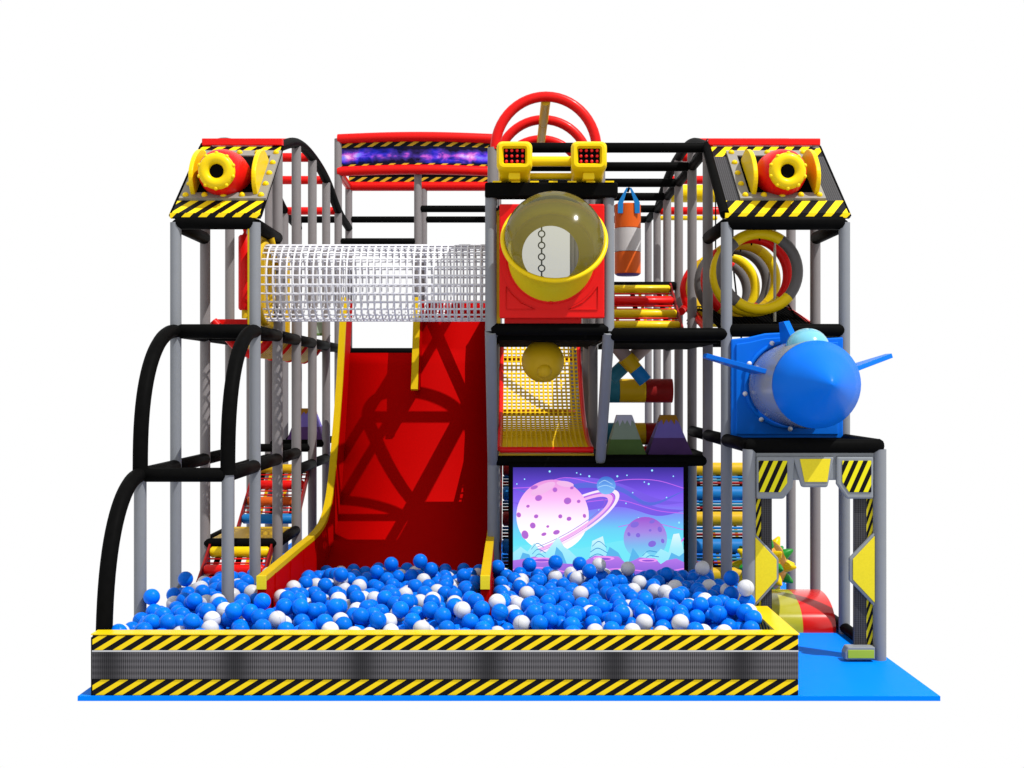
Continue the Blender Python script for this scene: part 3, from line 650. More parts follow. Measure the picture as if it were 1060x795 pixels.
# ------------------------------------------------------------------ right tower
rt = thing('play_tower', 'right grey-post play tower with a black roof frame and arched back', 'play tower', (2.83, 0, 0))
for x in (XF, XG):
    post(rt, x, 0, 0, L3)
    for k in range(1, 7):
        if x == XG and k > 2: continue
        post(rt, x, row(k), 0, max(arch_z(k) - .04, L4) if k < 6 else L4)
    beam(rt, (x, .04, L3 - .02), (x, row(1) - .02, L3 - .02), 0.07)
    for k in range(0, 4 if x == XF else 2): beam(rt, (x, row(k) + .02, L2 - .01), (x, row(k + 1), L2 - .01), 0.062)
b = MB(); b.tube(catmull([(XF, row(k), arch_z(k)) for k in range(1, 6)], 6), 0.06, 14); obj('roof_arch', b, BLACK, rt)
for k in range(1, 6): beam(rt, (XF, row(k) + .02, L4), (XF, row(k + 1), L4), 0.06)
for k in range(1, 7): beam(rt, (XE, row(k), L4), (XF, row(k), L4), 0.057)
for k in (0, 1): beam(rt, (XF, row(k) + .02, L1R), (XF, row(k + 1), L1R), 0.065)
beam(rt, (XE, row(1), L1 - .02), (XF, row(1), L1 - .02), 0.062)
b = MB(); b.box(XE + .05, XF - .05, row(1) + .05, row(3), L1 - .06, L1); obj('deck', b, BLACKM, rt)
for k in range(1, 5): beam(rt, (XF, row(k) + .02, L1), (XF, row(k + 1), L1), 0.055)
beam(rt, (XE + .02, -.01, L2 - .03), (XF, -.01, L2 - .03), 0.066)
b = MB(); b.box(XE + .06, XF - .06, .07, row(2), L2 - .12, L2 - .06); obj('deck', b, BLACKM, rt)
beam(rt, (XF + .02, 0, L2 + .01), (XG, 0, L2 + .01), 0.068)
beam(rt, (XF, 0, L3), (XG, 0, L3), 0.075)
beam(rt, (XF, row(3), L2), (XG, row(3), L2), 0.055)
for k in (2, 3, 4, 5):
    b = MB(); b.pad((XF, row(k), arch_z(k)), (XG, row(k), arch_z(k)), 0.06); obj('cross_bar', b, RED, rt)
b = MB(); b.pad((XF, row(4.5), 5.40), (XG - .3, row(4.5), 5.40), .13); obj('roof_roller', b, YEL, rt)
b = MB(); b.pad((XF, row(5), 5.12), (XG - .3, row(5), 5.12), .035); obj('roof_roller', b, YEL, rt)
beam(rt, (XE + .02, 3.62, 3.88), (2.18, 3.62, 3.88), 0.06)
# bracing wires
for a, c in (((XF, row(1), L4), (XF + .2, row(2), L2)), ((XF, row(2), L4), (XF + .2, row(3), L2)), ((XF, row(3), L4), (XF + .2, row(4), L2)), ((XF + .6, row(3), L4), (XF + .75, row(2.6), L2)), ((3.0, row(2), L3), (3.3, row(1), 3.2))):
    b = MB(); b.tube([a, c], .011, 6); obj('bracing_rod', b, BLACKM, rt)
b = MB(); b.tube([P(802, 224, .9), P(802, 333, .9)], .016, 10); obj('thin_pole', b, mat('cream_pole', (.42, .40, .32)), rt)

# ring tunnel
tg = thing('ring_tunnel', 'tunnel of yellow, grey and red segmented foam rings in the right tower', 'ring tunnel', (2.83, 1, L2))
ringcols = [YEL, GREY2, RED]
for k in range(6):
    yy = (.48, .93, 1.58, 2.08, 2.78, 3.34)[k]; cx_ = 2.66
    rg = None
    nseg = 3 if k % 2 == 0 else 4
    edges = [0.9, 2.2, 4.0, 5.5, 0.9 + 2 * PI]
    cols = [[YEL, GREY2, YEL, GREY2], [RED, YEL, YEL, RED], [YELD, RED, YELD, YEL], [GREY2, GREY2, RED, GREY2], [YEL, YELD, GREY2, YEL], [RED, RED, YEL, GREY2], [YEL, GREY2, YELD, YEL], [GREY2, YELD, RED, YEL], [YEL, YEL, GREY2, RED], [RED, GREY2, YEL, YEL]][k]
    for i in range(4):
        b = MB(); b.torus((cx_, yy, 3.79), .410, .060, (0.03, -1, 0.03), 14, 12, edges[i] - .0 + (PI / 2 - 1.5), edges[i + 1] + (PI / 2 - 1.5), (1, 0, 0)); obj('ring_segment', b, cols[i], tg)
    b = MB(); b.tube([(cx_, yy, 4.12), (cx_, yy, L3 + (0 if k < 3 else .9))], .009, 6); obj('tether', b, BLACKM, tg)

# net ramp
nr = thing('net_ramp', 'black net ramp with red padded side bars below the ring tunnel', 'net ramp', (2.83, 1.5, L2))
pr = catmull([(0, .08, 3.16), (0, .9, 3.22), (0, 1.8, 3.42), (0, 2.7, 3.55), (0, 3.6, 3.42)], 6)
b = MB()
for i in range(27): x = XF + .1 + i * .04; b.tube([(x, p.y, p.z) for p in pr], .007, 4)
for i in range(90):
    q = (len(pr) - 1) * i / 90; k = int(q); p = pr[k].lerp(pr[k + 1], q - k); b.tube([(XF + .1, p.y, p.z), (XG - .1, p.y, p.z)], .007, 4)
obj('net', b, BLACKM, nr)
b = MB(); b.loft([Vector((XF + .1, p.y, p.z - .03)) for p in pr], [Vector((XG - .1, p.y, p.z - .03)) for p in pr], True, False)
o = obj('backing', b, BLACKM, nr); sd = o.modifiers.new('s', 'SOLIDIFY'); sd.thickness = .02
for a, c in (((3.40, 1.35, 3.25), (3.40, 2.15, 3.42)), ((3.40, 2.2, 3.43), (3.40, 2.95, 3.57)), ((2.30, 1.7, 3.20), (2.30, 2.9, 3.50)), ((2.15, 2.9, 3.50), (2.30, 3.6, 3.60))):
    b = MB(); b.tube([a, c], .05, 12); obj('side_bar', b, RED, nr)

# crossed beams and tubes in the middle bay
cb = thing('crossed_bolsters', 'pair of crossed foam bolsters in pink, yellow and blue segments', 'bolster', (1.45, row(2), 2.6))
def segbar(par, a, c, cols, r, nm='segment', yoff=0):
    a, c = Vector(a), Vector(c); n = len(cols)
    for i, m_ in enumerate(cols):
        b = MB(); b.tube([a.lerp(c, i / n), a.lerp(c, (i + 1) / n - .002)], r, 16); obj(nm, b, m_, par)
segbar(cb, P(628, 345, 2.3), P(668, 395, 2.3), [PINKG, PINKG, YELD, DBLUE], .088)
segbar(cb, P(682, 345, 2.5), P(632, 392, 2.5), [DBLUE, PINKG, YELD, TEAL], .088)
for nm, yy, label in (('foam_log', 404.5, 'upper thick foam log in teal, yellow and maroon behind the two hills'), ('foam_log', 449, 'lower thick foam log in teal, yellow and red behind the two hills')):
    c = P(650, yy, 2.9); t = thing(nm, label, 'foam log', tuple(c), 'thick foam logs in the middle bay')
    a = P(622, yy, 2.9); e = P(696, yy, 2.9)
    xs = [a.x, P(641 if yy < 420 else 655, yy, 2.9).x, P(668, yy, 2.9).x, e.x]
    for i, m_ in enumerate((TEAL, YELD, MAROON)):
        b = MB(); b.tube([(xs[i], 2.9, a.z), (xs[i + 1] - .004, 2.9, a.z)], .152 if yy < 420 else .14, 24); obj('segment', b, m_, t)
b = MB(); b.tube([P(628, 466, 2.2), P(700, 466, 2.2)], .05, 12); q = obj('guard_tube', b, RED); tag(q, 'low red guard tube lying behind the toy hills', 'tube')

# hills
def hill(label, px0, px1, tx0, tx1, ybase, ytop, Y, cols, ybreak, ycap, lean):
    t = thing('toy_hill', label, 'toy hill', tuple(P((px0 + px1) / 2, ybase, Y)), 'small toy hills')
    z0, z1, zb, zc = P(0, ybase, Y).z, P(0, ytop, Y).z, P(0, ybreak, Y).z, P(0, ycap, Y).z
    xa, xb = P(px0, 0, Y).x, P(px1, 0, Y).x; ta, tb_ = P(tx0, 0, Y).x, P(tx1, 0, Y).x; dp = (xb - xa) * .8; dt = (tb_ - ta) * .8; cxm = Y + dp / 2
    def sec(z, inf=0.0):
        f = (z - z0) / (z1 - z0); a = xa + (ta - xa) * f; c = xb + (tb_ - xb) * f; d = (dp + (dt - dp) * f) / 2
        return [Vector((a - inf, cxm - d - inf, z)), Vector((c + inf, cxm - d - inf, z)), Vector((c + inf, cxm + d + inf, z)), Vector((a - inf, cxm + d + inf, z))]
    def blk(za, zb_, m_, nm, inf=0):
        b = MB(); A, B = sec(za, inf), sec(zb_, inf); b.loft(A, B, False); n = len(b.v); b.v += A + B; b.face((n + 3, n + 2, n + 1, n)); b.face((n + 4, n + 5, n + 6, n + 7)); return obj(nm, b, m_, t)
    blk(z0, zb, cols[0], 'base'); blk(zb, z1 - .004, cols[1], 'slope')
    # jagged cap: front face teeth + slab
    b = MB(); A, B = sec(zc, .004), sec(z1, .004); N = 8
    for (p0, p1, q0, q1) in ((A[0], A[1], B[0], B[1]), (A[1], A[2], B[1], B[2]), (A[3], A[0], B[3], B[0])):
        n = len(b.v); lo = []
        for i in range(N + 1):
            pt = p0.lerp(p1, i / N); tp_ = q0.lerp(q1, i / N); lo.append(pt.lerp(tp_, 0.45 if i % 2 else -0.02 - .25 * (i % 4 == 2)))
        b.v += lo + [q1, q0]; b.face(range(n, n + N + 3))
    n = len(b.v); b.v += B; b.face((n, n + 1, n + 2, n + 3)); obj('cap', b, cols[2], t)
hill('green toy hill with pale snow cap on the middle deck', 628, 669, 640, 655, 470.5, 430, 1.45, (MGREEN, MSAGE, MSNOW), 455, 439, 1)
hill('purple toy hill with brown cap on the middle deck', 671, 717, 686, 701, 470.5, 430, 1.5, (MPURP, MVIOL, MBROWN), 453.5, 438, 1)
hill('small purple toy hill seen between the left tower posts', 297, 334, 308, 323, 455, 423, row(4), (MPURP, MVIOL, MBROWN), 442, 429, 1)
hill('small green toy hill up behind the left tower posts', 319, 340, 325, 335, 347, 333, row(4), (MGREEN, MSAGE, MSAGE), 345, 335, 1)

# ------------------------------------------------------------------ roof cannons
def cannon(xc, x0, x1, fx0, fx1, side, wl, lc):
    rp = thing('roof_panel', lc, 'roof panel', ((x0 + x1) / 2, 0, L3 + .05), 'sloping roof panels with hazard stripes')
    A0, A1 = Vector((0, -.03, 4.33)), Vector((0, row(1) - .02, 5.27)); sd_ = (A1 - A0); nn = Vector((0, -sd_.z, sd_.y)).normalized()
    def quad(u0, u1, v0, v1, off, th_):
        a, c = A0 + sd_ * v0 + nn * off, A0 + sd_ * v1 + nn * off
        return [Vector((u0, a.y, a.z)), Vector((u1, a.y, a.z)), Vector((u1, c.y, c.z)), Vector((u0, c.y, c.z))], -nn * th_
    for v0, v1, m_, nm in ((0, .19, HAZ_ROOF, 'hazard_strip'), (.19, .84, MESHP, 'mesh_panel'), (.84, 1, HAZ_ROOF, 'hazard_strip')):
        b = MB(); b.prism(*quad(x0, x1, v0, v1, 0, .05)); obj(nm, b, m_, rp)
    b = MB(); b.box(x0, x1, -.045, 0.0, 4.295, 4.345); obj('lower_lip', b, HAZ_ROOF, rp)
    for x in (x0 - .0, x1):
        if (side > 0 and x == x0): b = MB(); b.tube([(x, -.02, 4.33), (x, row(1), 5.28)], .05, 12); obj('edge_tube', b, BLACK, rp)
        else: b = MB(); b.tube([(x, -.02, 4.32), (x, row(1), 5.27)], .018, 8); obj('edge_tube', b, BLACKM, rp)
    b = MB(); b.box(x0 + .02, x1, row(1) - .04, row(1) + .06, 5.28, 5.36); obj('ridge_cap', b, RED, rp, .01)
    b = MB(); b.box(x0 + .02, x0 + .3, row(1) + .07, row(2), 5.33, 5.38); obj('ridge_cap', b, BLACK, rp, .01)
    t = thing('toy_cannon', wl, 'toy cannon', (xc, .3, 4.6), 'toy cannons on the roofs')
    bw_ = .105
    b = MB()
    b.prism(*quad(fx0, fx1, .19, .27, .03, .028)); b.prism(*quad(fx0, fx1, .82, .90, .03, .028))
    b.prism(*quad(fx0, fx0 + bw_, .27, .82, .03, .028)); b.prism(*quad(fx1 - bw_, fx1, .27, .82, .03, .028)); fr = obj('mount_frame', b, STEEL, t)
    b = MB(); b.prism(*quad(fx0 + bw_, fx1 - bw_, .27, .82, .012, .01)); obj('dark_recess', b, BLACKM, t)
    def riv(u, v):
        a = A0 + sd_ * v + nn * .03; b = MB(); b.sphere((u, a.y, a.z), .034, 14, 12, axis=nn, half=True); obj('rivet', b, YEL, fr)
    for i in range(5): riv(fx0 + .06 + (fx1 - fx0 - .12) * i / 4, .23)
    for i in range(1, 5): riv(fx0 + .05, .23 + .63 * i / 4); riv(fx1 - .05, .23 + .63 * i / 4)
    for i in (1, 2, 3): riv(fx0 + .06 + (fx1 - fx0 - .12) * i / 4, .86)
    for s_ in (-1, 1):   # cheek plates in the YZ plane
        x = xc + s_ * .33; pts = catmull([(x, .26, 4.57), (x, .17, 4.68), (x, .16, 4.82), (x, .27, 4.97), (x, .42, 5.07), (x, .58, 5.12), (x, .72, 5.11), (x, .86, 5.07)], 4)
        b = MB(); b.prism([Vector(p) for p in pts] + [Vector((x, .86, 5.02))], (.05 * 1, 0, 0)); obj('cheek_plate', b, YEL, t, .012)
    cz = 4.80; b = MB()
    prf = [(.12, .78), (.20, .74), (.245, .62), (.262, .46), (.258, .32), (.235, .18), (.20, .08), (.17, .05), (.1, .05)]
    b.lathe([(r, -y) for r, y in prf], (xc, 0, cz), (0, -1, -.04), 44); br = obj('barrel', b, RED, t)
    b = MB(); b.torus((xc, .035, cz - .01), .132, .060, (0, 1, 0.04), 44, 16); mr_ = obj('muzzle_ring', b, YEL, br)
    for i in range(10):
        a = 2 * PI * i / 10 + .3; b = MB(); b.sphere((xc + .183 * math.cos(a), .01, cz - .01 + .183 * math.sin(a)), .022, 10, 8); obj('stud', b, YEL, br)
    b = MB(); b.lathe([(.0005, -.03), (.08, -.03)], (xc, 0, cz - .012), (0, -1, 0), 28); obj('bore', b, BLACKM, br)
cannon(-3.065, -3.53, -2.60, -3.50, -2.585, -1, 'red toy cannon with yellow muzzle on the left tower roof', 'left sloping roof panel with black and yellow hazard stripes under the cannon')
cannon(2.86, 2.20, 3.49, 2.40, 3.30, 1, 'red toy cannon with yellow muzzle on the right tower roof', 'right sloping roof panel, wider, with grey mesh showing beside the cannon mount')

# ------------------------------------------------------------------ blue rocket
rk = thing('rocket_window', 'blue square panel with rocket nose, fins and cockpit poking out, right tower', 'rocket window', (2.83, -.1, 2.05))
b = MB(); px_ = [(757, 455), (757, 351), (775, 349), (792, 345), (812, 344), (850, 345), (856, 350), (873, 349), (873, 455)]
b.prism([P(a, c, -.09) for a, c in px_], (0, .05, 0)); obj('panel', b, BLUE, rk, .015)
b = MB(); b.prism([P(a, c, -.115) for a, c in [(762, 450), (762, 356), (776, 354), (793, 350), (812, 349), (848, 350), (856, 354), (868, 354), (868, 450)]], (0, .03, 0)); obj('raised_face', b, BLUE, rk, .01)
ax = Vector((2.83, 0, 2.575))
b = MB(); b.torus((ax.x, -.13, ax.z), .435, .022, (0, 1, 0), 56, 10); rg = obj('flange', b, BLUE, rk)
for i in range(9):
    a = math.radians(112 + 40 * i); b = MB(); b.sphere((ax.x + .455 * math.cos(a), -.15, ax.z + .455 * math.sin(a)), .025, 12, 8); obj('bolt', b, BALLW, rg)
b = MB(); b.lathe([(.405, .14), (.425, .5), (.425, .9), (.41, 1.28)], ax, (0, -1, 0), 56); obj('clear_body', b, HAZY, rk)
b = MB(); b.lathe([(.30, 1.285), (.408, 1.285), (.410, 1.32), (.31, 1.47), (.205, 1.63), (.11, 1.765), (.055, 1.83), (.02, 1.855), (.001, 1.86)], ax, (0, -1, 0), 48); obj('nose_cone', b, BLUE, rk)
def fin(dirx, dirz, r0, r1, ya, yb, yc, yd, th_=.03):
    d = Vector((dirx, 0, dirz)).normalized(); w = Vector((-d.z, 0, d.x)) * th_; o = Vector((ax.x, 0, ax.z)) - w / 2
    b = MB(); b.prism([o + d * r0 + Vector((0, ya, 0)), o + d * r1 + Vector((0, yc, 0)), o + d * r1 + Vector((0, yd, 0)), o + d * r0 + Vector((0, yb, 0))], w); obj('fin', b, BLUE, rk, .004)
fin(-.93, .29, .40, .96, -1.0, -.35, -.62, -.42, .045); fin(.93, .29, .40, .96, -1.0, -.35, -.62, -.42, .045); fin(-.13, 1, .40, .64, -.75, -.15, -.42, -.2, .06)
b = MB(); b.sphere((ax.x + .0, -.95, ax.z + .345), .205, 28, 16, (1, 1.3, .95)); obj('cockpit', b, LBLUE, rk)

# ------------------------------------------------------------------ entrance gate
gt = thing('entrance_gate', 'grey entrance gate with yellow plates and hazard stripe panels on the right', 'gate', (2.83, row(-1), 0))
Yg = row(-1)
for x in (XF, XG): post(gt, x, Yg, 0, L1R - .03, GREY, .062)
beam(gt, (XF - .03, Yg, L1R), (XG + .03, Yg, L1R), .068)
for x in (XF, XG): beam(gt, (x, Yg + .03, L1R), (x, -.02, L1R), .066)
b = MB(); b.box(XF, XG, Yg + .05, 0, L1R - .03, L1R + .03); obj('canopy', b, BLACKM, gt)
yf = Yg - .045
def plate(par, pts, Y, th_, m_, nm, bev=.012): b = MB(); b.prism([P(a, c, Y) for a, c in pts], (0, th_, 0)); return obj(nm, b, m_, par, bev)
plate(gt, [(782, 466), (906, 466), (906, 497), (782, 497)], yf + .03, .03, PANELG, 'header_band')
for pts, inn, m_ in (([(783, 472.5), (823, 472.5), (821, 504), (811.5, 516.5), (783, 516.5)], [(785.5, 477), (815, 477), (815, 500), (808, 509.5), (785.5, 509.5)], HAZ_GATE),
                     ([(820.5, 472.5), (864, 472.5), (857, 504.5), (830, 504.5)], [(828, 475), (860, 475), (856.5, 499), (833, 499)], YPLATE),
                     ([(866, 472.5), (904.5, 472.5), (904.5, 516.5), (877, 516.5), (866, 501)], [(872, 477), (902, 477), (902, 509.5), (879, 509.5), (872, 499)], HAZ_GATE)):
    f = plate(gt, pts, yf, .05, PANELG, 'corner_plate' if m_ is HAZ_GATE else 'centre_plate', .018)
    plate(f, inn, yf - .008, .012, m_, 'stripe_inlay' if m_ is HAZ_GATE else 'yellow_inlay', .003)
for a0, a1, h0, h1 in ((788, 799, 782, 788), (884.5, 897, 897, 905)):
    plate(gt, [(a0, 516), (a1, 516), (a1, 668 if a0 > 800 else 640), (a0, 668 if a0 > 800 else 640)], yf + .05, .05, MESHP, 'mesh_strip', 0)
    plate(gt, [(h0, 516), (h1, 516), (h1, 672), (h0, 672)], yf + .055, .04, HAZ_THIN, 'hazard_edge', 0)
f = plate(gt, [(782, 553), (785, 556), (806, 578), (806, 601), (782, 628)], yf + .01, .05, PANELG, 'side_plate', .01); plate(f, [(782, 556), (804, 579.5), (804, 599.5), (782, 624)], yf, .012, YPLATE, 'yellow_inlay', .003)
f = plate(gt, [(905.5, 551), (879.5, 578), (879.5, 601), (905.5, 628)], yf + .01, .05, PANELG, 'side_plate', .01); plate(f, [(905.5, 555), (883, 579), (883, 600), (905.5, 624)], yf, .012, YPLATE, 'yellow_inlay', .003)
f = plate(gt, [(875, 676), (878, 670), (906, 670), (906, 683), (875, 683)], yf - .06, .14, PANELG, 'foot_block', .01); plate(f, [(878, 673), (905, 673), (905, 681.5), (878, 681.5)], yf - .067, .012, mat('lime_plate', (.32, .42, .03)), 'lime_inlay', .002)
b = MB(); b.pad((XG, Yg + .05, .06), (XG, .6, .06), .055); obj('beam', b, BLACK, gt)

# cushion
cu = thing('bolster_step', 'rounded floor bolster in red and yellow just inside the gate', 'bolster', (2.9, .4, 0))
def qarc(x): return [Vector((x, .62 - .60 * math.cos(a), .335 * math.sin(a) ** .8)) for a in [PI * i / 28 for i in range(1, 28)]] + [Vector((x, 1.22, 0)), Vector((x, .02, 0))]
GRED = mat('glossy_red', (0.55, 0.006, 0.005), 0.16, 0.8, 0.03, 5, 0, .3); GYEL = mat('glossy_yellow', (0.36, 0.33, 0.02), 0.16, 0.8, 0.03, 5, 0, .3)
for x0, x1, m_ in ((2.0, 2.36, GRED), (2.36, 3.02, GYEL), (3.02, 3.36, GRED)):
    A, B = qarc(x0), qarc(x1); b = MB(); b.loft(A, B, True); n = len(b.v); b.v += A + B; b.face(range(n, n + len(A))); b.face(range(n + len(A), n + 2 * len(A)))
    obj('segment', b, m_, cu)
# spiky ball
sp = thing('spiky_ball', 'orange ball covered in green and yellow cone spikes behind the gate', 'spiky ball', tuple(P(792, 605, 1.7)))
c = P(791, 585, 1.7); b = MB(); b.sphere(c, .27, 28, 18, (1, 1, 1.15)); obj('body', b, mat('amber', (.55, .24, .01), .35), sp)
k = 0
for lat in (-60, -30, 0, 30, 60):
    nL = {0: 9, 30: 7, 60: 4}[abs(lat)]
    for i in range(nL):
        a = 2 * PI * (i + .5 * (k % 2)) / nL + .2; d = Vector((math.cos(a) * math.cos(math.radians(lat)), math.sin(a) * math.cos(math.radians(lat)), math.sin(math.radians(lat))))
        b = MB(); b.lathe([(.075, .23), (.055, .30), (.018, .375), (.001, .385)], c, d, 14); obj('spike', b, GREEN if (i + k) % 2 else YEL, sp)
    k += 1
b = MB(); b.lathe([(.16, -.01 - c.z + c.z), (.16, .02), (.05, .04), (.05, .25)], (c.x, c.y, 0), (0, 0, 1), 20); obj('stand', b, DBLUE, sp)

# ------------------------------------------------------------------ screen
scn = thing('picture_screen', 'backlit screen showing a pink ringed planet over a cyan alien landscape', 'screen', (0.98, 1.16, .2))
Ys = 1.15
def SP(px, py, lay=0): return P(px, py, Ys - .0012 * lay)
b = MB(); c0, c1 = P(526.5, 479.5, Ys), P(712, 640, Ys)
zb = 0.12
b.box(c0.x, c1.x, Ys - .03, Ys + .06, c0.z - .045, c0.z); b.box(c0.x, c0.x + .05, Ys - .03, Ys + .06, zb, c0.z - .045); b.box(c1.x - .05, c1.x, Ys - .03, Ys + .06, zb, c0.z - .045); b.box(c0.x, c1.x, Ys - .03, Ys + .06, zb - .05, zb)
obj('frame', b, BLACKM, scn)
b = MB(); b.box(c0.x + .045, c1.x - .045, Ys + .002, Ys + .03, zb, c0.z - .04)
Z = lambda py: P(0, py, Ys).z - .2
PIC = MB(); PM = [emis('screen_sky', srgb(120, 235, 250), [srgb(105, 232, 252), srgb(110, 215, 252), srgb(125, 165, 252), srgb(140, 110, 250), srgb(125, 90, 240), srgb(95, 70, 200), srgb(62, 50, 150)], Z(575), Z(484), 1.0)]; PIC.v += b.v; PIC.f += b.f; PIC.sm += b.sm; PIC.mi += b.mi
LAY = [0]
def art(polys, m_, nm):
    LAY[0] += 1; PM.append(m_); PIC.cur = len(PM) - 1
    for pl in polys:
        n = len(PIC.v); PIC.v += [SP(x, y, LAY[0]) for x, y in pl]; PIC.face(range(n, n + len(pl)))
def ell(cx, cy, rx, ry, rot=0, n=28, a0=0, a1=2 * PI):
    out = []; cr, sr = math.cos(rot), math.sin(rot)
    for i in range(n + (0 if a1 - a0 > 6.28 else 1)):
        a = a0 + (a1 - a0) * i / n; x, y = rx * math.cos(a), ry * math.sin(a); out.append((cx + x * cr - y * sr, cy + x * sr + y * cr))
    return out
def E(name, *a, k=1.0): return emis(name, *a, k=k)
X0, X1 = 531, 708
def wave(pts, w):
    top = catmull([(x, y, 0) for x, y in pts], 6); return [(p.x, p.y) for p in top] + [(p.x, p.y + w * math.sin(PI * i / (len(top) - 1)) + 0.6) for i, p in reversed(list(enumerate(top)))]
art([wave([(531, 512), (560, 500), (600, 494), (640, 500), (680, 516), (708, 520)], 9), wave([(531, 520), (580, 522), (640, 512), (680, 525), (708, 528)], 12)], E('band_violet', srgb(125, 95, 235)), 'sky_band')
art([wave([(531, 505), (565, 512), (600, 500), (640, 503), (672, 520), (708, 508)], 5)], E('band_blue', srgb(95, 110, 225)), 'sky_band')
def line(pts, w):
    top = catmull([(x, y, 0) for x, y in pts], 6); return [(p.x, p.y) for p in top] + [(p.x, p.y + w) for p in reversed(top)]
art([line([(531, 505), (555, 503), (585, 494), (620, 500), (650, 496), (680, 497), (708, 505)], .8), line([(600, 520), (640, 517), (680, 528), (708, 531)], .8), line([(640, 545), (670, 540), (708, 548)], .8)], E('line_pink', srgb(200, 110, 245)), 'sky_line')
st = [(569, 488), (543, 496), (597, 489.5), (639, 493), (649, 492), (667, 499), (675, 487), (697, 493), (648, 521), (610, 493), (661, 536), (690, 515), (703, 541), (601, 491), (535, 501), (671.5, 501), (655, 510), (620, 528)]
for i, q in enumerate(st):
    if i == 0: stars = []
    stars.append(ell(q[0], q[1], .75 if i % 3 else 1.1, .75 if i % 3 else 1.1, 0, 8))
art(stars, E('star', srgb(150, 225, 255), k=1.2), 'stars')
art([[(531, 566), (560, 562), (600, 568), (640, 560), (680, 556), (708, 560), (708, 600), (531, 600)]], E('haze_cyan', srgb(120, 235, 252)), 'sky_band')
zc = P(0, 570, Ys).z - .2
def ringband(cx, cy, rx, ry, t, rot, a0, a1, n=40):
    return ell(cx, cy, rx, ry, rot, n, a0, a1) + list(reversed(ell(cx, cy, rx - t, ry - t * .5, rot, n, a0, a1)))
rot = math.radians(-29)
RG = [(68, 19, 4.6, srgb(255, 235, 255), 1.0), (62.5, 16.3, 1.6, srgb(215, 110, 235), 1.0), (60.5, 15.2, 5.5, srgb(248, 185, 246), 1.0), (52, 11, 1.2, srgb(150, 100, 225), 1.0)]
RM = [E('ring_tone', c_, k=k_) for _, _, _, c_, k_ in RG]
for (rx_, ry_, t_, _, _), m_ in zip(RG, RM): art([ringband(581, 543, rx_, ry_, t_, rot, -1.75, 0.02)], m_, 'planet_ring')
art([ell(572, 534, 37.5, 37.5, 0, 56)], E('planet_pink', srgb(255, 255, 255), [srgb(255, 240, 255), srgb(250, 190, 245), srgb(232, 150, 222)], Z(556), Z(498), k=1.08), 'pink_planet')
art([ell(562, 506, 14, 4.5, -.45), ell(585, 501, 9, 3, .15)], E('planet_glint', srgb(246, 190, 240)), 'planet_glint')
cr_ = [(557.5, 515.5, 3.2, 2.6), (587.5, 518.5, 3.4, 3), (574.5, 507, 2.0, 2), (546.5, 524, 1.3, 1), (555, 534.5, 1.8, 1.5), (551.5, 544, 2.4, 2.6), (580, 534.5, 1.6, 1.6), (589, 537, 2, 1.6), (599, 519, 1.4, 1.2), (537, 533, 1.8, 2.1), (567, 545, 1, .8), (605, 534, 1.2, 1.6), (592, 505, 1.5, 1), (576, 551, 3, 1.8), (543.5, 553.5, 3, 4), (553, 504.5, 3.5, 1.5), (563, 553, 2.2, 1.2)]
art([ell(a, c, e + .6, f + .6, -.3, 16) for a, c, e, f in cr_], E('crater_rim', srgb(220, 120, 220)), 'crater_rims')
art([ell(a, c, e, f, -.3, 16) for a, c, e, f in cr_], E('crater', srgb(178, 110, 215)), 'craters')
for (rx_, ry_, t_, _, _), m_ in zip(RG, RM): art([ringband(581, 543, rx_, ry_, t_, rot, 0, 2.45)], m_, 'planet_ring')
art([ell(627.5, 502.5, 9.8, 9.3, 0, 32)], E('small_planet', srgb(130, 190, 250), [srgb(110, 170, 245), srgb(70, 120, 215)], Z(511), Z(494)), 'blue_planet')
art([line([(620, 500), (626, 497), (634, 501)], .8), line([(619, 504), (627, 502), (636, 505)], .8)], E('small_planet_line', srgb(170, 215, 255)), 'blue_planet_line')
art([ell(668, 557.5, 22.5, 22.5, 0, 44)], E('mauve_planet', srgb(120, 225, 250), [srgb(130, 190, 245), srgb(170, 140, 235), srgb(165, 95, 215)], Z(578), Z(537)), 'mauve_planet')
art([ell(a, c, e, f, -.3, 16) for a, c, e, f in ((657, 543, 4.5, 3), (675, 540, 3, 1.8), (660.5, 554, 2.3, 2.3), (673, 549, 1.5, 1.3), (683, 548, 2.2, 3), (675, 563, 4.2, 3.2), (651, 553, 1.6, 2.2), (686, 560, 1.8, 2.4))], E('mauve_crater', srgb(135, 110, 225)), 'mauve_craters')
art([[(702, 575), (703, 562), (708, 556), (708, 558), (705, 563), (704.5, 575)]], E('side_ring', srgb(225, 110, 240)), 'planet_ring')
def crag(*pts): return list(pts) + [(pts[-1][0], 590), (pts[0][0], 590)]
art([crag((531, 572), (539, 566), (546, 571), (553, 562), (560, 572), (566, 571), (574, 560), (578, 556), (584, 566), (590, 570), (597, 577)), crag((609, 585), (613, 560), (624, 555), (629, 575)), crag((662, 580), (668, 571), (676, 577), (684, 568), (692, 572), (697, 553), (703, 552), (708, 570))], E('crag_pale', srgb(150, 235, 255), [srgb(170, 240, 255), srgb(225, 252, 255)], Z(582), Z(553)), 'pale_crags')
art([crag((537, 582), (541, 572), (548, 574), (551, 582)), crag((572, 583), (576, 566), (582, 572), (587, 584)), crag((624, 584), (631, 566), (640, 572), (647, 584)), crag((650, 584), (655, 567), (661, 575), (664, 584)), crag((690, 584), (695, 572), (703, 576), (708, 572), (708, 584))], E('crag_blue', srgb(95, 185, 240)), 'blue_crags')
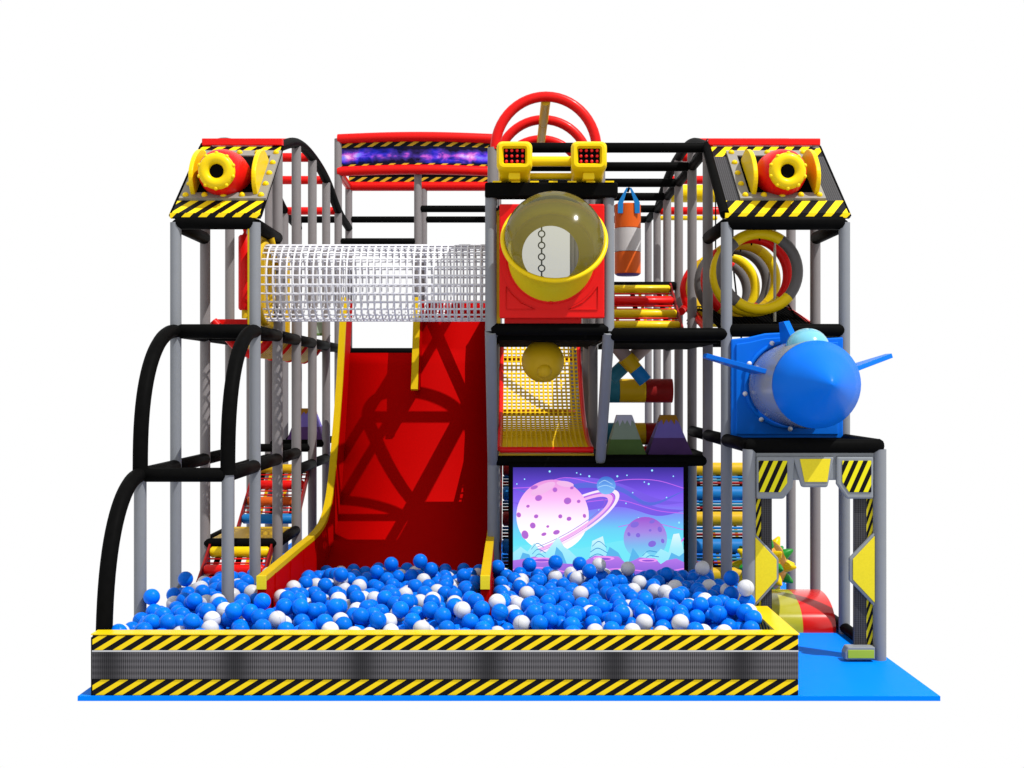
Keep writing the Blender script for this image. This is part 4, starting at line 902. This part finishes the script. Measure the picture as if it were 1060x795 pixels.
art([line([(550, 568), (556, 562), (563, 566)], .9), line([(551, 573), (557, 568), (565, 572)], .9), line([(552, 578), (558, 573), (566, 578)], .9), line([(613, 565), (620, 560), (628, 566)], .9), line([(611, 571), (619, 567), (629, 572)], .9), line([(610, 577), (619, 573), (630, 578)], .9), line([(665, 575), (671, 570), (680, 571)], .9), line([(666, 580), (672, 575), (682, 576)], .9)], E('arch_line', srgb(60, 150, 215)), 'plant_lines')
art([[(531, 580), (545, 578), (553, 576), (570, 581), (575, 583), (600, 584), (610, 578), (616, 575), (640, 576), (648, 583), (656, 580), (662, 577), (678, 578), (684, 584), (690, 580), (700, 578), (708, 582), (708, 640), (531, 640)]], E('ground_violet', srgb(175, 110, 235), [srgb(120, 90, 215), srgb(190, 125, 240)], Z(620), Z(576)), 'ground')
art([ell(561, 579.5, 12, 2.5, 0, 24), ell(625, 578, 11, 2.4, 0, 24), ell(671, 580, 10, 2, 0, 24)], E('mound_rim', srgb(245, 160, 250)), 'mound_rims')
art([ell(561, 580, 8, 1.3, 0, 24), ell(625, 578.6, 7.5, 1.3, 0, 24), ell(671, 580.4, 6.5, 1, 0, 24)], E('mound_hollow', srgb(150, 90, 220)), 'mound_hollows')
art([line([(531, 589), (560, 587), (600, 593), (640, 588), (680, 592), (708, 588)], 1.3), line([(531, 597), (580, 600), (640, 596), (708, 600)], 1.3)], E('ground_streak', srgb(235, 140, 245)), 'ground_streaks')
obj('picture', PIC, PM, scn)

# ------------------------------------------------------------------ ball pit wall
PT, PF = 0.512, -2.545
dF = D0 + PF
pw = thing('ball_pit_wall', 'low padded ball pit wall with yellow top, hazard stripes and grey mesh print', 'ball pit wall', (-.55, PF, 0))
XL, XR, TH = -3.475, 2.37, 0.16
zt = lambda y: P(0, y, PF).z
b = MB(); b.box(XL, XR, PF + .004, PF + TH - .006, 0, PT - .011); obj('core', b, BLACKM, pw)
for z0, z1, m_, nm in ((zt(673.2), PT - .012, HAZ_PIT, 'hazard_strip'), (zt(703), zt(673.2), MESHPIT, 'mesh_band'), (0.0, zt(703), HAZ_PIT, 'hazard_strip')):
    b = MB(); b.box(XL, XR, PF - .008 - (.008 if 'mesh' in nm else 0), PF + .003, z0 + .003, z1 - .003); obj(nm, b, m_, pw, .003)
b = MB(); b.box(XL, XR, PF - .017, PF + .002, zt(674.3), zt(673.0)); obj('piping', b, mat('pale_piping', (.42, .43, .46)), pw)
b = MB(); b.box(XL - .01, XR + .01, PF - .012, PF + TH, PT - .009, PT); obj('top_pad', b, YEL, pw)
b = MB(); b.box(XR - TH, XR + .01, PF + TH + .001, row(-1) - .05, PT - .02, PT - .001); obj('top_pad', b, YEL, pw)
b = MB(); b.box(XR - TH + .01, XR, PF + TH + .002, row(-1) - .06, 0, PT - .032); obj('side_core', b, HAZ_PIT, pw)
b = MB(); b.box(XL, XL + .1, PF + TH + .01, row(-1) + .0, 0, .12); obj('left_kerb', b, BLACKM, pw)
b = MB(); b.box(XL - .012, XL - .001, PF - .005, PF + TH, 0.0, PT - .031); obj('end_panel', b, BLACKM, pw)

# ------------------------------------------------------------------ balls
R = 0.076
bx0, bx1, by0, by1 = XL + .06, 2.36, PF + TH + R + .01, 1.6
grid = {}
def key(x, y): return (int(x // .18), int(y // .18))
balls = []
def near(x, y):
    kx, ky = key(x, y)
    for i in (-1, 0, 1):
        for j in (-1, 0, 1):
            for q in grid.get((kx + i, ky + j), ()): yield q
obst = [(x, row(k), RP + R) for x in (XA, XB) for k in (-1, 0, 1)] + [(XF, row(-1), .1 + R), (XF, 0, RP + R), (XD, row(1), RP + R), (XE, row(1), RP + R), (XE, row(1), RP + R)]
def blocked(x, y):
    for ox, oy, r in obst:
        if (x - ox) ** 2 + (y - oy) ** 2 < r * r: return True
    if y > row(-1) - R and x > XF - R - .02: 
        return True
    if y > 1.13 - R and x > -.15: return True
    if x > XR - TH - R + .01 and y < row(-1): return True
    if y > -1.62 and (abs(x - SX0 - .045) < .045 + R or abs(x - SX1 + .045) < .045 + R): return True
    if y > -1.8 and SX0 < x < SX1 and False: return True
    if x < SX0 and y > .5 : return True
    return False
def base(x, y):
    if SX0 + .1 < x < SX1 - .1 and y > -1.6: return 0.31 + max(0, (y - .9)) * .14 + R - .05
    return 0.27 if y < .3 else .2
def height(x, y):
    z = base(x, y)
    for q in near(x, y):
        d2 = (x - q[0]) ** 2 + (y - q[1]) ** 2
        if d2 < 4 * R * R: z = max(z, q[2] + math.sqrt(4 * R * R - d2))
    return z
def cap(x, y):
    e = 0.585 + 0.025 * math.sin(x * 2.1 + 1) * math.cos(y * 1.7)
    if y > .2: e -= .16 * min(1, (y - .2) / .9)
    if y < PF + TH + .5: e = min(e, .47 + .2 * (y - PF - TH))
    e += .12 * math.exp(-((x - SX0) ** 2 + (y + 1.72) ** 2) / .10) + .12 * math.exp(-((x - SX1) ** 2 + (y + 1.72) ** 2) / .10)
    if x < XL + .5: e = min(e, .42 + .34 * (x - XL))
    return e
fails = 0
while fails < 260 and len(balls) < 2600:
    best = None
    for _ in range(7):
        x, y = random.uniform(bx0, bx1), random.uniform(by0, by1)
        if blocked(x, y): continue
        z = height(x, y)
        if best is None or z < best[2]: best = (x, y, z)
    if best is None or best[2] > cap(best[0], best[1]): fails += 1; continue
    balls.append(best); grid.setdefault(key(best[0], best[1]), []).append(best); fails = 0
# a few balls resting on top of the heap
for px, py, Y in ((405, 584, .2), (446, 580, .15), (548, 588, .2), (600, 583, .3), (192, 611, -.5), (180, 607, -.3), (650, 592, .2), (727, 590, -.1), (757, 612, -.9), (772, 636, -1.6), (435, 590, .1), (575, 596, 0), (610, 604, -.1), (480, 600, .0), (390, 590, .1), (157, 622, -1.3), (353, 600, -.4), (690, 600, 0), (620, 597, .2), (515, 592, .1)):
    p = P(px, py, Y); z = height(p.x, p.y)
    e = (p.x, p.y, z); balls.append(e); grid.setdefault(key(e[0], e[1]), []).append(e)
def covered(q):
    n = 0
    for o in near(q[0], q[1]):
        if o[2] > q[2] + R * .9 and (o[0] - q[0]) ** 2 + (o[1] - q[1]) ** 2 < (1.3 * R) ** 2: n += 1
    return n >= 2
vis = [q for q in balls if not covered(q) and q[2] > .33]
cam = Vector((0, -D0, H))
# show-largest first: nearest exposed ball centres that clear the front wall's line of sight
def clear(q):
    t = (PF + TH + D0) / (q[1] + D0); zl = H + (PT - H) / (PF + TH + D0) * (q[1] + D0)
    return q[2] + R * .8 > zl
vis = sorted([q for q in vis if clear(q)], key=lambda q: q[1])
single = vis[:300]; ss = set(single); rest = [q for q in balls if q not in ss]
def ballmesh(m_, nm):
    b = MB(); b.sphere((0, 0, 0), R, 26, 16); me = obj(nm, b, m_); return me
seam(BALLB, .0022); seam(BALLW, .0022)
protoB, protoW = ballmesh(BALLB, 'play_ball'), ballmesh(BALLW, 'play_ball')
usedB = usedW = False
random.seed(11)
for i, q in enumerate(single):
    w = random.random() < .24
    src = protoW if w else protoB
    if (w and not usedW) or (not w and not usedB): o = src
    else: o = src.copy(); COL.objects.link(o)
    if w: usedW = True
    else: usedB = True
    o.location = q; o.rotation_euler = (random.random() * 6, random.random() * 6, 0)
    tag(o, 'glossy white plastic ball lying in the heap that fills the ball pit' if w else 'glossy blue plastic ball lying in the heap that fills the ball pit', 'ball', 'white balls in the ball pit' if w else 'blue balls in the ball pit')
b = MB()
for q in rest:
    b.cur = 1 if random.random() < .24 else 0; b.sphere(q, R, 16, 10)
o = obj('ball_heap', b, [BALLB, BALLW]); o['kind'] = 'stuff'; o['label'] = 'dense mass of small blue and white plastic balls farther back in the pit'

# ------------------------------------------------------------------ light, world, camera
w = bpy.data.worlds.new('World'); sc.world = w; w.use_nodes = True
w.node_tree.nodes['Background'].inputs[0].default_value = (1, 1, 1, 1); w.node_tree.nodes['Background'].inputs[1].default_value = 1.0
el, az = math.radians(57.5), math.radians(52)     # key lamp: in front, to the right
d = Vector((math.sin(az) * math.cos(el), -math.cos(az) * math.cos(el), math.sin(el)))
ld = bpy.data.lights.new('key_light', 'AREA'); ld.shape = 'DISK'; ld.size = 0.2; DIST = 40
ld.energy = 4.7 * PI * DIST * DIST * 1.0; ld.color = (1, .985, .95)
lo = bpy.data.objects.new('key_light', ld); COL.objects.link(lo); lo.location = Vector((0, 1, 2)) + d * DIST
lo.rotation_euler = (-d).to_track_quat('-Z', 'Y').to_euler()
cd = bpy.data.cameras.new('camera'); co = bpy.data.objects.new('camera', cd); COL.objects.link(co)
co.location = (0, -D0, H); co.rotation_euler = (PI / 2, 0, 0); cd.sensor_width = 36; cd.lens = 36 * F / 1060; cd.clip_end = 500; cd.clip_start = .1
sc.camera = co
sc.view_settings.view_transform = 'Standard'; sc.view_settings.look = 'None'; sc.view_settings.exposure = 0; sc.view_settings.gamma = 1
for o in bpy.data.objects:
    if 'wloc' in o: del o['wloc']
sc.cycles.transparent_max_bounces = 16
